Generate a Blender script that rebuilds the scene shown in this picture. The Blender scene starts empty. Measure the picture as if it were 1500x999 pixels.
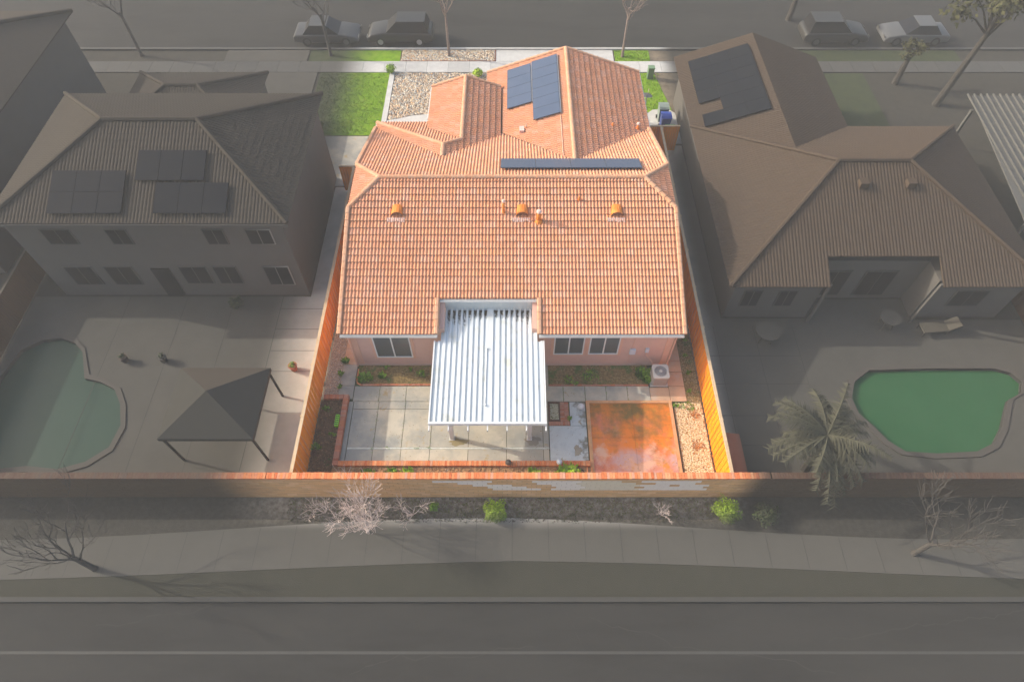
import bpy, bmesh, math, random
from mathutils import Vector, Matrix
from mathutils.geometry import tessellate_polygon
rnd = random.Random(7)
R = math.radians
S = bpy.context.scene
COL = S.collection

# ------------------------------------------------------------------ camera, sky, sun, exposure
cam = bpy.data.cameras.new('camera')
cam.sensor_width = 36.0
cam.lens = 940.0 / 1500.0 * 36.0
cam.clip_end = 2000.0
co = bpy.data.objects.new('camera', cam)
COL.objects.link(co)
co.location = (0, 0, 26.5)
co.rotation_euler = (R(90 - 55.7), 0, 0)
S.camera = co
SUN_EL, SUN_AZ = R(28.9), math.atan2(-1.75, 0.435)
w = bpy.data.worlds.new('World')
S.world = w
w.use_nodes = True
nt = w.node_tree
bg = nt.nodes['Background']
sky = nt.nodes.new('ShaderNodeTexSky')
sky.sky_type = 'NISHITA'
sky.sun_disc = False
sky.sun_elevation = SUN_EL
sky.sun_rotation = SUN_AZ
sky.dust_density = 4.0
sky.ozone_density = 0.4
nt.links.new(sky.outputs[0], bg.inputs[0])
bg.inputs[1].default_value = 0.15
sl = bpy.data.lights.new('sun', 'SUN')
sl.energy = 2.0
sl.angle = R(0.6)
sl.color = (1.0, 0.94, 0.84)
so = bpy.data.objects.new('sun', sl)
COL.objects.link(so)
so.rotation_euler = Vector((1.75, -0.435, -1.0)).to_track_quat('-Z', 'Y').to_euler()
S.view_settings.view_transform = 'Standard'
S.view_settings.look = 'None'
S.view_settings.gamma = 1.0
S.view_settings.exposure = 1.02

# ------------------------------------------------------------------ materials
GREY = (0.037, 0.036, 0.031, 1)  # veil colour mixed into surfaces outside the lot


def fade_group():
    """a haze-like grey veil painted into the colours of everything round the lot: a fixed place in the world, soft-edged"""
    g = bpy.data.node_groups.new('grey_veil_surroundings', 'ShaderNodeTree')
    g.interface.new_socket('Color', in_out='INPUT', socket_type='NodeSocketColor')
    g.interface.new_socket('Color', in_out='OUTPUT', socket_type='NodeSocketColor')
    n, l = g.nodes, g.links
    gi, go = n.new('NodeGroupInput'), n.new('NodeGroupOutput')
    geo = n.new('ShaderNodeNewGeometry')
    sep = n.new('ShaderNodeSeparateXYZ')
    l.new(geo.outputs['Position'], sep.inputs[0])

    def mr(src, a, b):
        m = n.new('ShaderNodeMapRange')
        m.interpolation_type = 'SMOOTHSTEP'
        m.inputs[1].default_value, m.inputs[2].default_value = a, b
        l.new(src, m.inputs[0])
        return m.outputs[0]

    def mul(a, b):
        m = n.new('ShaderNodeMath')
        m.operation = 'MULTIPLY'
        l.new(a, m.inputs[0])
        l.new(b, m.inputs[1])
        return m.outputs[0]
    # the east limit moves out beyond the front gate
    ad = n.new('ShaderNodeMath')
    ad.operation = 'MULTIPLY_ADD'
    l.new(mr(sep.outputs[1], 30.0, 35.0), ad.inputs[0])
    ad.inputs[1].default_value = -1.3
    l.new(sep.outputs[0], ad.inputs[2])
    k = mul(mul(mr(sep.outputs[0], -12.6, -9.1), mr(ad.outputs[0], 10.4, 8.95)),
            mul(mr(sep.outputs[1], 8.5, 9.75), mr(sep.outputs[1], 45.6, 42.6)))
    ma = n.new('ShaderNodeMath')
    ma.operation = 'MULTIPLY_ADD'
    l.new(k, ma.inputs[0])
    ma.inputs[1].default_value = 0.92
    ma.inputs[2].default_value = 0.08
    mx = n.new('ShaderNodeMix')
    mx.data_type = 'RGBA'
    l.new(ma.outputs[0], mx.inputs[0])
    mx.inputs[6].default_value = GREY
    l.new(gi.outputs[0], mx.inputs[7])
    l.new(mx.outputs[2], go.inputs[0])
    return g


FADE = fade_group()
MATS = {}


def mat(name, cols, scale=3.0, rough=0.8, bump=0.0, bscale=40.0, spec=0.3, metal=0.0, detail=6.0, tint=None,
        stains=(), fade=True, stretch=None, resid=0.10, contrast=0.5):
    """cols: 1-4 colours spread over a noise; tint: ramp read from the 'tint' attribute;
    stains: (colour, scale, threshold, softness, (axis, a, b) or None)"""
    if name in MATS:
        return MATS[name]
    m = bpy.data.materials.new(name)
    m.use_nodes = True
    n, l = m.node_tree.nodes, m.node_tree.links
    p = n['Principled BSDF']
    p.inputs['Roughness'].default_value = rough
    p.inputs['Specular IOR Level'].default_value = spec
    p.inputs['Metallic'].default_value = metal
    geo = n.new('ShaderNodeNewGeometry')
    pos = geo.outputs['Position']
    if stretch:
        mp = n.new('ShaderNodeVectorMath')
        mp.operation = 'MULTIPLY'
        l.new(pos, mp.inputs[0])
        mp.inputs[1].default_value = stretch
        pos_c = mp.outputs[0]
    else:
        pos_c = pos

    def noise(sc, src=pos, det=detail, off=0.0):
        t = n.new('ShaderNodeTexNoise')
        t.inputs['Scale'].default_value = sc
        t.inputs['Detail'].default_value = det
        t.inputs['Roughness'].default_value = 0.62
        if off:
            v = n.new('ShaderNodeVectorMath')
            v.operation = 'ADD'
            l.new(src, v.inputs[0])
            v.inputs[1].default_value = (off, off * 1.7, off * .3)
            src = v.outputs[0]
        l.new(src, t.inputs['Vector'])
        return t.outputs['Fac']

    def ramp(fac, cs, lo=0.0, hi=1.0):
        r = n.new('ShaderNodeValToRGB')
        e = r.color_ramp.elements
        while len(e) < len(cs):
            e.new(0.5)
        for i, c in enumerate(cs):
            e[i].position = lo + (hi - lo) * i / max(1, len(cs) - 1)
            e[i].color = (*c[:3], 1)
        l.new(fac, r.inputs[0])
        return r.outputs[0]
    if tint:
        at = n.new('ShaderNodeAttribute')
        at.attribute_name = 'tint'
        base = ramp(at.outputs['Fac'], tint)
        if len(cols) > 1:
            mx = n.new('ShaderNodeMix')
            mx.data_type = 'RGBA'
            mx.blend_type = 'MULTIPLY'
            mx.inputs[0].default_value = 1.0
            l.new(base, mx.inputs[6])
            l.new(ramp(noise(scale, pos_c), cols, .5 - contrast * .5, .5 + contrast * .5), mx.inputs[7])
            base = mx.outputs[2]
    elif len(cols) == 1:
        rg = n.new('ShaderNodeRGB')
        rg.outputs[0].default_value = (*cols[0], 1)
        base = rg.outputs[0]
    else:
        base = ramp(noise(scale, pos_c), cols, .5 - contrast * .5, .5 + contrast * .5)
    for i, (c, sc, th, soft, grad) in enumerate(stains):
        f = noise(sc, pos, 7.0, 11.3 * (i + 1))
        if grad:
            ax, a, b, amt = grad
            sp = n.new('ShaderNodeSeparateXYZ')
            l.new(pos, sp.inputs[0])
            g2 = n.new('ShaderNodeMapRange')
            g2.inputs[1].default_value, g2.inputs[2].default_value = a, b
            g2.inputs[3].default_value, g2.inputs[4].default_value = -amt, amt
            l.new(sp.outputs[ax], g2.inputs[0])
            a2 = n.new('ShaderNodeMath')
            l.new(f, a2.inputs[0])
            l.new(g2.outputs[0], a2.inputs[1])
            f = a2.outputs[0]
        mr = n.new('ShaderNodeMapRange')
        mr.inputs[1].default_value, mr.inputs[2].default_value = th - soft, th + soft
        l.new(f, mr.inputs[0])
        mx = n.new('ShaderNodeMix')
        mx.data_type = 'RGBA'
        l.new(mr.outputs[0], mx.inputs[0])
        l.new(base, mx.inputs[6])
        mx.inputs[7].default_value = (*c, 1)
        base = mx.outputs[2]
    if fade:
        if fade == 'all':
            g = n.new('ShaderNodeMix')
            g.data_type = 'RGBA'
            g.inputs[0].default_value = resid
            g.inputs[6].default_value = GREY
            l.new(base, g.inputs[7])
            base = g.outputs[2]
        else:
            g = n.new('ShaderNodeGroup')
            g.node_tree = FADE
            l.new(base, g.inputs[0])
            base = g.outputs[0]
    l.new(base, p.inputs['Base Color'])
    if bump:
        b = n.new('ShaderNodeBump')
        b.inputs['Strength'].default_value = bump
        b.inputs['Distance'].default_value = 0.02
        l.new(noise(bscale, pos_c, 4.0), b.inputs['Height'])
        l.new(b.outputs[0], p.inputs['Normal'])
    MATS[name] = m
    return m


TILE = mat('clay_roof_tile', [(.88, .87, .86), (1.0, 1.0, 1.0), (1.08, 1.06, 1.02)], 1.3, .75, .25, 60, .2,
           tint=[(.61, .27, .145), (.64, .30, .17), (.62, .30, .18), (.66, .30, .15), (.65, .34, .22), (.62, .275, .145), (.65, .31, .175), (.15, .06, .03)], contrast=.7)  # last tint: painted shade for the tile butt ends
CAP = mat('pale_clay_cap', [(.75, .75, .75), (1.1, 1.1, 1.1)], 8, .8, .2, 60, .2,
          tint=[(.62, .32, .18), (.66, .36, .21), (.60, .35, .22), (.66, .34, .19)], contrast=.6)
UNDER = mat('roof_underlay', [(.22, .09, .045), (.16, .07, .04)], 5, .9)
STUCCO = mat('pink_stucco', [(.60, .38, .31), (.68, .45, .37)], 1.2, .9, .25, 90, .2)
TRIM = mat('peach_trim', [(.66, .38, .27), (.70, .44, .33)], 2, .85, .15, 90, .2)
WHITE = mat('white_paint', [(.66, .66, .64), (.75, .75, .73)], 2, .5, .05, 60, .3)
WHITEM = mat('white_painted_metal', [(.58, .62, .63), (.70, .73, .73)], 1.0, .42, .04, 30, .4,
             stains=[((.52, .52, .44), 1.3, .62, .10, None), ((.40, .38, .30), 5.0, .73, .04, None)], stretch=(6, .6, 1))
GLASS = mat('dark_window_glass', [(.09, .105, .11)], 1, .06, spec=.8)
CONC = mat('patio_concrete', [(.40, .36, .28), (.50, .46, .37), (.56, .51, .42)], 1.3, .85, .3, 70, .2,
           tint=[(.85, .85, .86), (1.0, .98, .95), (1.08, 1.05, 1.0)],
           stains=[((.33, .32, .28), .8, .62, .10, None), ((.30, .30, .27), .6, .52, .10, (0, -4.6, -7.6, .07)), ((.42, .31, .16), 1.7, .66, .05, None), ((.15, .13, .10), 7.0, .76, .03, None)], contrast=.6)
CONCW = mat('walkway_concrete', [(.46, .45, .42), (.58, .57, .53)], 2.5, .85, .2, 70, .2, tint=[(.9, .9, .9), (1.05, 1.05, 1.05)])
CONCO = mat('rusty_side_walk', [(.42, .30, .20), (.58, .38, .24), (.55, .47, .38)], 1.1, .85, .25, 70, .2, tint=[(.92, .92, .92), (1.05, 1.02, 1.0)])
CONCB = mat('blue_grey_concrete', [(.40, .44, .44), (.54, .57, .55), (.48, .50, .48)], 1.6, .5, .2, 60, .35,
            stains=[((.22, .21, .17), 1.5, .60, .05, (0, 2.6, 3.5, .14)), ((.35, .30, .20), 2.2, .66, .03, None)])
RED = mat('red_stained_concrete', [(.46, .11, .055), (.58, .16, .08), (.56, .20, .13)], 1.1, .38, .15, 50, .4,
          stains=[((.55, .33, .30), .8, .60, .07, (1, 15.5, 11.5, .10)), ((.74, .20, .008), .7, .45, .10, (1, 11.6, 14.8, .15)),
                  ((.62, .24, .02), 2.4, .60, .05, (0, 4.5, 7.5, .05)), ((.17, .11, .02), .9, .56, .12, (1, 11.9, 14.4, .12)), ((.68, .38, .25), 1.3, .60, .07, (1, 13.9, 10.8, .12)), ((.60, .40, .36), 2.1, .74, .03, None)])
REDE = mat('red_pad_edge', [(.55, .22, .08), (.62, .33, .16), (.35, .22, .10)], 2.0, .8, .3, 60, .2)
SOIL = mat('dark_soil', [(.04, .022, .010), (.12, .062, .028), (.20, .12, .06)], 6, .95, 1.0, 25, .1,
           stains=[((.05, .09, .015), 3.0, .62, .05, None)])
SOILT = mat('tan_weedy_soil', [(.08, .055, .022), (.22, .15, .06), (.36, .25, .10)], 9, .95, .8, 30, .1,
            stains=[((.08, .13, .03), 2.2, .58, .06, None)])
GRAVEL = mat('side_gravel', [(.20, .16, .12), (.36, .30, .24), (.48, .40, .32)], 30, .95, .8, 60, .1)
GROUND = mat('bare_ground', [(.10, .08, .055), (.19, .155, .11), (.24, .19, .13)], 2.2, .95, .6, 30, .1)
STONE = mat('river_stone', [(.7, .7, .7), (1.1, 1.1, 1.1)], 12, .8, .1, 60, .25,
            tint=[(.70, .56, .38), (.34, .26, .20), (.80, .70, .52), (.66, .40, .20), (.48, .50, .48), (.84, .76, .60), (.50, .34, .20)])
PEB = mat('tan_pebble', [(.8, .8, .8), (1.1, 1.1, 1.1)], 12, .8, .1, 60, .25,
          tint=[(.84, .70, .44), (.34, .17, .04), (.88, .80, .60), (.58, .36, .12), (.87, .76, .52), (.88, .78, .56), (.44, .24, .07)])
BRICK = mat('coping_brick', [(.75, .75, .75), (1.1, 1.1, 1.1)], 10, .85, .3, 60, .2,
            tint=[(.60, .15, .05), (.72, .25, .09), (.66, .19, .07), (.76, .36, .17), (.70, .22, .08), (.62, .33, .22)])
BRICKD = mat('planter_brick', [(.75, .75, .75), (1.1, 1.1, 1.1)], 10, .9, .3, 60, .2,
             tint=[(.42, .13, .07), (.52, .20, .12), (.47, .24, .17), (.55, .17, .07)])
BLOCK = mat('brown_block_wall', [(.72, .72, .72), (1.15, 1.1, 1.05)], 2.2, .9, .4, 50, .15,
            tint=[(.74, .42, .19), (.80, .46, .22), (.70, .41, .20), (.84, .51, .27)], stretch=(.5, 1, 5))
PATCH = mat('grey_painted_block', [(.84, .68, .56), (.87, .74, .63)], 4, .9, .2, 50, .15)
PATCHT = mat('tan_painted_block', [(.74, .58, .41), (.80, .65, .48)], 4, .9, .2, 50, .15)
MORTAR = mat('wall_mortar', [(.20, .14, .09), (.26, .19, .12)], 5, .95)
WOOD = mat('orange_stained_board', [(.62, .62, .62), (1.0, 1.0, 1.0), (1.1, 1.1, 1.1)], 3, .75, .3, 30, .2,
           tint=[(.88, .25, .001), (.95, .30, .002), (.91, .275, .001), (.84, .22, .001)], stretch=(6, 6, .5), contrast=.7)
WOODB = mat('pale_fence_cap', [(.50, .35, .20), (.62, .46, .29)], 3, .8, .2, 30, .2)
GRASS = mat('lawn_grass', [(.08, .17, .004), (.17, .31, .008), (.24, .33, .03)], 1.6, .95, 1.0, 40, .1)
BLADE = mat('grass_blade', [(.8, .8, .8), (1.2, 1.2, 1.2)], 3, .8, spec=.1, tint=[(.10, .19, .01), (.20, .34, .02), (.28, .40, .04)])
WEED = mat('weed_leaf', [(.7, .7, .7), (1.2, 1.2, 1.2)], 6, .7, spec=.2, tint=[(.09, .17, .012), (.17, .32, .02), (.30, .50, .03)])
LIME = mat('lime_leaf', [(.7, .7, .7), (1.2, 1.2, 1.2)], 6, .7, spec=.2, tint=[(.25, .36, .02), (.36, .56, .02), (.46, .62, .05)])
CELL = mat('solar_cell', [(.045, .07, .12), (.06, .085, .14)], 1, .3, spec=.6)
ALU = mat('aluminium', [(.45, .46, .48)], 1, .4, spec=.5, metal=.5)
DARKM = mat('dark_gap', [(.02, .02, .022)], 1, .8)
ORANGE = mat('rust_orange_paint', [(.66, .16, .015), (.78, .28, .05)], 6, .6, .1, 50, .3)
FLASH = mat('chalky_flashing', [(.75, .58, .52), (.70, .42, .32)], 14, .8, .1, 50)
GUTTER = mat('gutter_paint', [(.70, .69, .66), (.78, .77, .75)], 3, .5)
ACM = mat('beige_metal', [(.56, .53, .47), (.62, .59, .53)], 3, .5, spec=.4)
ACS = mat('condenser_fin', [(.30, .27, .24), (.36, .32, .29)], 3, .6)
BARK = mat('grey_bark', [(.16, .12, .10), (.26, .21, .18)], 6, .9, .5, 30, .1)
TWIG = mat('pinkish_bare_twig', [(.58, .45, .40), (.74, .62, .55)], 5, .8, fade=False)
TWIGG = mat('grey_bare_branch', [(.055, .05, .045), (.075, .068, .06)], 5, .9, fade=False)
ASPH = mat('street_asphalt', [(.026, .025, .023), (.036, .035, .032), (.042, .040, .036)], .5, .9, .3, 60, .1, fade=False, stretch=(.25, 1, 1))
LINEP = mat('worn_line_paint', [(.24, .24, .23), (.32, .32, .30)], 4, .8)
NCONC = mat('weathered_pool_deck', [(.42, .39, .33), (.60, .55, .47)], .8, .9, .15, 60, .1)
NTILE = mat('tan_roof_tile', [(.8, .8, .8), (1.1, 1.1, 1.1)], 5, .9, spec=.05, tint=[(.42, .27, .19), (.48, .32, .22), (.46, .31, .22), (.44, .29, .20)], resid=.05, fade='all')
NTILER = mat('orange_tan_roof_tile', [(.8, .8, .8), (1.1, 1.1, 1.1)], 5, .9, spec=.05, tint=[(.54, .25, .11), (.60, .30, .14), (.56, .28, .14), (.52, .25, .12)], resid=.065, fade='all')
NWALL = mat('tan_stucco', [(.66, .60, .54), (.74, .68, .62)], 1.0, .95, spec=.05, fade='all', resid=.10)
NGLASS = mat('dull_window_glass', [(.014, .014, .015)], 1, .3, spec=.25, fade=False)
NCELL = mat('dull_solar_cell', [(.012, .014, .018)], 1, .7, spec=.05, fade=False)
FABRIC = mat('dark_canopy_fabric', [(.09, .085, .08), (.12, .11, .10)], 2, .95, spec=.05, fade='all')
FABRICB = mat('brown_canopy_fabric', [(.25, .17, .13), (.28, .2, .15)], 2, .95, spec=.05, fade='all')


def solid(name, c, rough=.6, spec=.3, **k):
    return mat(name, [c], 1, rough, spec=spec, **k)


TEAL = mat('teal_pool_water', [(.018, .045, .031), (.023, .053, .037)], .6, .3, .25, 3, .12, fade=False)
POOLG = mat('green_pool_water', [(.022, .082, .030), (.028, .094, .037)], .5, .3, .25, 3, .12, fade=False)


# ------------------------------------------------------------------ mesh helpers
class B:
    def __init__(s):
        s.v, s.f, s.m, s.t = [], [], [], []

    def add(s, vs, fs, mi=0, t=0.5):
        o = len(s.v)
        s.v += [tuple(p) for p in vs]
        s.t += [t] * len(vs)
        for f in fs:
            s.f.append([i + o for i in f])
            s.m.append(mi)
        return s

    def box(s, x0, x1, y0, y1, z0, z1, mi=0, t=.5):
        vs = [(x, y, z) for z in (z0, z1) for y in (y0, y1) for x in (x0, x1)]
        return s.add(vs, [(0, 2, 3, 1), (4, 5, 7, 6), (0, 1, 5, 4), (2, 6, 7, 3), (0, 4, 6, 2), (1, 3, 7, 5)], mi, t)

    def bar(s, p, q, wd, h, mi=0, t=.5, up=(0, 0, 1)):
        """box beam from p to q, width wd, height h (centred)"""
        p, q = Vector(p), Vector(q)
        d = (q - p).normalized()
        sd = d.cross(Vector(up))
        sd = sd.normalized() * (wd / 2) if sd.length > 1e-6 else Vector((wd / 2, 0, 0))
        u = sd.cross(d).normalized() * (h / 2)
        vs = [a + b * sd + c * u for a in (p, q) for b, c in ((-1, -1), (1, -1), (1, 1), (-1, 1))]
        return s.add(vs, [(3, 2, 1, 0), (4, 5, 6, 7), (0, 1, 5, 4), (1, 2, 6, 5), (2, 3, 7, 6), (3, 0, 4, 7)], mi, t)

    def prism(s, pts, z0, z1, mi=0, t=.5):
        n = len(pts)
        vs = [(x, y, z0) for x, y in pts] + [(x, y, z1) for x, y in pts]
        fs = [list(range(n))[::-1], list(range(n, 2 * n))] + [(i, (i + 1) % n, n + (i + 1) % n, n + i) for i in range(n)]
        return s.add(vs, fs, mi, t)

    def ext(s, pts, a, b, axis='x', mi=0, t=.5):
        """profile pts in the two other axes, extruded along axis from a to b"""
        n = len(pts)
        mk = (lambda c, p: (c, p[0], p[1])) if axis == 'x' else (lambda c, p: (p[0], c, p[1]))
        vs = [mk(a, p) for p in pts] + [mk(b, p) for p in pts]
        fs = [list(range(n))[::-1], list(range(n, 2 * n))] + [(i, (i + 1) % n, n + (i + 1) % n, n + i) for i in range(n)]
        return s.add(vs, fs, mi, t)

    def tube(s, path, rad, n=6, mi=0, t=.5, caps=True):
        rings = []
        for i, p in enumerate(path):
            p = Vector(p)
            d = (Vector(path[min(i + 1, len(path) - 1)]) - Vector(path[max(i - 1, 0)])).normalized()
            a = d.cross(Vector((0.31, .13, 1)))
            a = a.normalized() if a.length > 1e-4 else Vector((1, 0, 0))
            b = d.cross(a)
            r = rad[i] if isinstance(rad, (list, tuple)) else rad
            rings.append([p + (a * math.cos(2 * math.pi * k / n) + b * math.sin(2 * math.pi * k / n)) * r for k in range(n)])
        vs = [q for r in rings for q in r]
        fs = []
        for i in range(len(path) - 1):
            for k in range(n):
                fs.append((i * n + k, i * n + (k + 1) % n, (i + 1) * n + (k + 1) % n, (i + 1) * n + k))
        if caps:
            fs += [list(range(n))[::-1], [len(vs) - n + k for k in range(n)]]
        return s.add(vs, fs, mi, t)

    def cyl(s, x, y, z0, z1, r, n=16, mi=0, t=.5, r2=None):
        return s.tube([(x, y, z0), (x, y, z1)], [r, r if r2 is None else r2], n, mi, t)

    def build(s, name, mats, parent=None, smooth=False, **props):
        me = bpy.data.meshes.new(name)
        me.from_pydata(s.v, [], s.f)
        if not isinstance(mats, (list, tuple)):
            mats = [mats]
        for m in mats:
            me.materials.append(m)
        me.polygons.foreach_set('material_index', s.m)
        a = me.attributes.new('tint', 'FLOAT', 'POINT')
        a.data.foreach_set('value', s.t)
        if smooth:
            me.polygons.foreach_set('use_smooth', [True] * len(me.polygons))
        bm = bmesh.new()
        bm.from_mesh(me)
        bmesh.ops.recalc_face_normals(bm, faces=bm.faces)
        bm.to_mesh(me)
        bm.free()
        return link(name, me, parent, **props)


def link(name, me, parent=None, **props):
    o = bpy.data.objects.new(name, me)
    COL.objects.link(o)
    if parent is not None:
        o.parent = parent
        o.matrix_parent_inverse = WM(parent).inverted()
    for k, v in props.items():
        o[k] = v
    return o


def WM(o):
    m = Matrix.Translation(o.location) @ o.rotation_euler.to_matrix().to_4x4()
    return (WM(o.parent) @ o.matrix_parent_inverse @ m) if o.parent else m


def thing(name, label, cat, loc=(0, 0, 0), group=None):
    o = bpy.data.objects.new(name, None)
    COL.objects.link(o)
    o.location = loc
    o.empty_display_size = .2
    o['label'], o['category'] = label, cat
    if group:
        o['group'] = group
    return o


def tag(o, label, cat, group=None, kind=None):
    o['label'] = label
    if cat:
        o['category'] = cat
    if group:
        o['group'] = group
    if kind:
        o['kind'] = kind
    return o


def copy_tree(o, parent=None):
    c = o.copy()
    COL.objects.link(c)
    if parent:
        c.parent = parent
    for ch in o.children:
        copy_tree(ch, c)
    return c


def sheet(name, outer, z, m, holes=(), depth=0.0, parent=None, t=.5, **props):
    """a flat sheet with holes; depth > 0 gives it sides"""
    loops = [[Vector((x, y, z)) for x, y in outer]] + [[Vector((x, y, z)) for x, y in h] for h in holes]
    flat = [p for lp in loops for p in lp]
    b = B()
    b.add(flat, [tuple(f) for f in tessellate_polygon(loops)], 0, t)
    if depth:
        for lp in loops:
            n = len(lp)
            b.add([tuple(p) for p in lp] + [(p.x, p.y, z - depth) for p in lp], [(i, (i + 1) % n, n + (i + 1) % n, n + i) for i in range(n)], 0, t)
    o = b.build(name, m, parent, **props)
    for p in o.data.polygons:
        if abs(p.normal.z) > .9 and p.normal.z < 0:
            p.flip()
    return o


def rect(x0, x1, y0, y1):
    return [(x0, y0), (x1, y0), (x1, y1), (x0, y1)]


def stones(region, n, r0, r1, z, b=None, seed=1, flat=.6):
    """low-poly stones scattered where region(x, y) holds; region = (x0,x1,y0,y1,test)"""
    r = random.Random(seed)
    b = b or B()
    x0, x1, y0, y1, test = region
    k = 0
    while k < n:
        x, y = r.uniform(x0, x1), r.uniform(y0, y1)
        k += 1
        if test and not test(x, y):
            continue
        rr = r.uniform(r0, r1)
        a = r.random() * 6.28
        zz = z + rr * .25
        c, s_ = math.cos(a), math.sin(a)
        e = [r.uniform(.7, 1.3) for _ in range(4)]
        vs = [(x + c * rr * e[0], y + s_ * rr * e[0], zz), (x - s_ * rr * .8 * e[1], y + c * rr * .8 * e[1], zz), (x - c * rr * e[2], y - s_ * rr * e[2], zz),
              (x + s_ * rr * .8 * e[3], y - c * rr * .8 * e[3], zz), (x, y, zz + rr * flat)]
        b.add(vs, [(0, 1, 4), (1, 2, 4), (2, 3, 4), (3, 0, 4)], 0, r.random())
    return b


def leaves(b, c, rad, n, size, seed=1, shell=.45, up=.3, box=False):
    r = random.Random(seed)
    c = Vector(c)
    rad = Vector(rad)
    for _ in range(n):
        d = Vector((r.gauss(0, 1), r.gauss(0, 1), r.gauss(0, 1))).normalized()
        if box:
            d = d / max(abs(d.x), abs(d.y), abs(d.z)) * .95
        k = r.uniform(shell, 1.0) * (0.82 + .18 * math.sin(d.x * 5 + seed) * math.cos(d.y * 4 + seed * 2))
        p = c + Vector((d.x * rad.x, d.y * rad.y, d.z * rad.z)) * k
        nrm = (d + Vector((r.uniform(-.8, .8), r.uniform(-.8, .8), up + r.uniform(-.5, .8)))).normalized()
        a = nrm.cross(Vector((r.random() - .5, r.random() - .5, .2))).normalized()
        q = nrm.cross(a)
        s_ = size * r.uniform(.6, 1.3)
        b.add([p - a * s_ * .5, p + q * s_ * .28, p + a * s_ * .5 + nrm * s_ * .1, p - q * s_ * .28], [(0, 1, 2, 3)], 0, r.random())
    return b


def tuft(b, x, y, z, rad, h, n, r):
    """upright blades and low leaves fanning from the ground"""
    for _ in range(n):
        a, k = r.random() * 6.28, r.random() ** .6 * rad
        px, py = x + math.cos(a) * k, y + math.sin(a) * k
        a2 = a + r.uniform(-.9, .9)
        hh = h * r.uniform(.4, 1.1)
        ln = hh * r.uniform(.3, .9)
        wd = hh * .16 + .006
        sx, sy = -math.sin(a2) * wd, math.cos(a2) * wd
        b.add([(px - sx, py - sy, z), (px + sx, py + sy, z), (px + math.cos(a2) * ln * .5 + sx, py + math.sin(a2) * ln * .5 + sy, z + hh * .8),
               (px + math.cos(a2) * ln, py + math.sin(a2) * ln, z + hh)], [(0, 1, 2, 3)], 0, r.random())
    return b


def branches(b, p, d, length, r0, depth, r, twig=None, spread=.55, lift=.12, minr=.008, kids=3, wander=.18):
    n = 4
    path, rad = [Vector(p)], [r0]
    d = Vector(d).normalized()
    for i in range(n):
        d = (d + Vector((r.uniform(-wander, wander), r.uniform(-wander, wander), r.uniform(-wander * .5, wander) + lift))).normalized()
        path.append(path[-1] + d * length / n)
        rad.append(max(minr, r0 * (1 - .5 * (i + 1) / n)))
    tgt = b if (twig is None or depth > 2) else twig
    tgt.tube(path, rad, 5 if depth > 1 else 3, 0, r.random(), caps=False)
    if depth <= 0:
        return
    for i in range(kids + (1 if depth < 3 else 0)):
        j = r.choice([2, 3, 3, 4]) if i else 4
        ax = d.cross(Vector((r.uniform(-1, 1), r.uniform(-1, 1), r.uniform(-1, 1)))).normalized()
        nd = (Matrix.Rotation(r.uniform(.5, 1.3) * spread, 3, ax) @ d).normalized()
        branches(b, path[j], nd, length * r.uniform(.6, .85), rad[j] * r.uniform(.6, .8), depth - 1, r, twig, spread, lift, minr, kids, wander)


# ------------------------------------------------------------------ roof tiles
TW, TL = 0.318, 0.343
PROF = [(0, 0), (.018, 0), (.04, .032), (.072, .047), (.105, .034), (.132, .002), (.159, 0), (.177, 0), (.199, .032), (.231, .047), (.264, .034), (.291, .002), (.318, 0)]
PROFC = [(0, 0), (.04, .016), (.08, .024), (.12, .016), (.159, 0), (.199, .016), (.239, .024), (.279, .016), (.318, 0)]


def tile_geo(prof, u0, v0, jit, t=.5):
    """one double-barrel tile in face coordinates (u across, v upslope, w out); course-line shade is painted on the butt end"""
    L = TL * 1.06
    e = .046 if prof is PROF else .016
    lo = [(u0 + u, v0, w_ * .95 + e + jit) for u, w_ in prof]
    hi = [(u0 + u, v0 + L, w_ * .95 - .004 + jit * .3) for u, w_ in prof]
    bt = [(u0 + u, v0 + .010, w_ * .95 - .008) for u, w_ in prof]
    n = len(prof)
    vs = lo + hi + lo + bt
    fs = [(i, i + 1, n + i + 1, n + i) for i in range(n - 1)] + [(3 * n + i, 3 * n + i + 1, 2 * n + i + 1, 2 * n + i) for i in range(n - 1)]
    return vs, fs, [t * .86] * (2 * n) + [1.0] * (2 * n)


TILE_VARIANTS = []


def tile_variants():
    r = random.Random(3)
    for i in range(14):
        b = B()
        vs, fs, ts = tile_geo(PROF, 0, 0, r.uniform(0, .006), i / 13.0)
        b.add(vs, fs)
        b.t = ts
        me = bpy.data.meshes.new('roof_tile')
        me.from_pydata(b.v, [], b.f)
        me.materials.append(TILE)
        me.attributes.new('tint', 'FLOAT', 'POINT').data.foreach_set('value', b.t)
        TILE_VARIANTS.append(me)


tile_variants()


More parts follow.
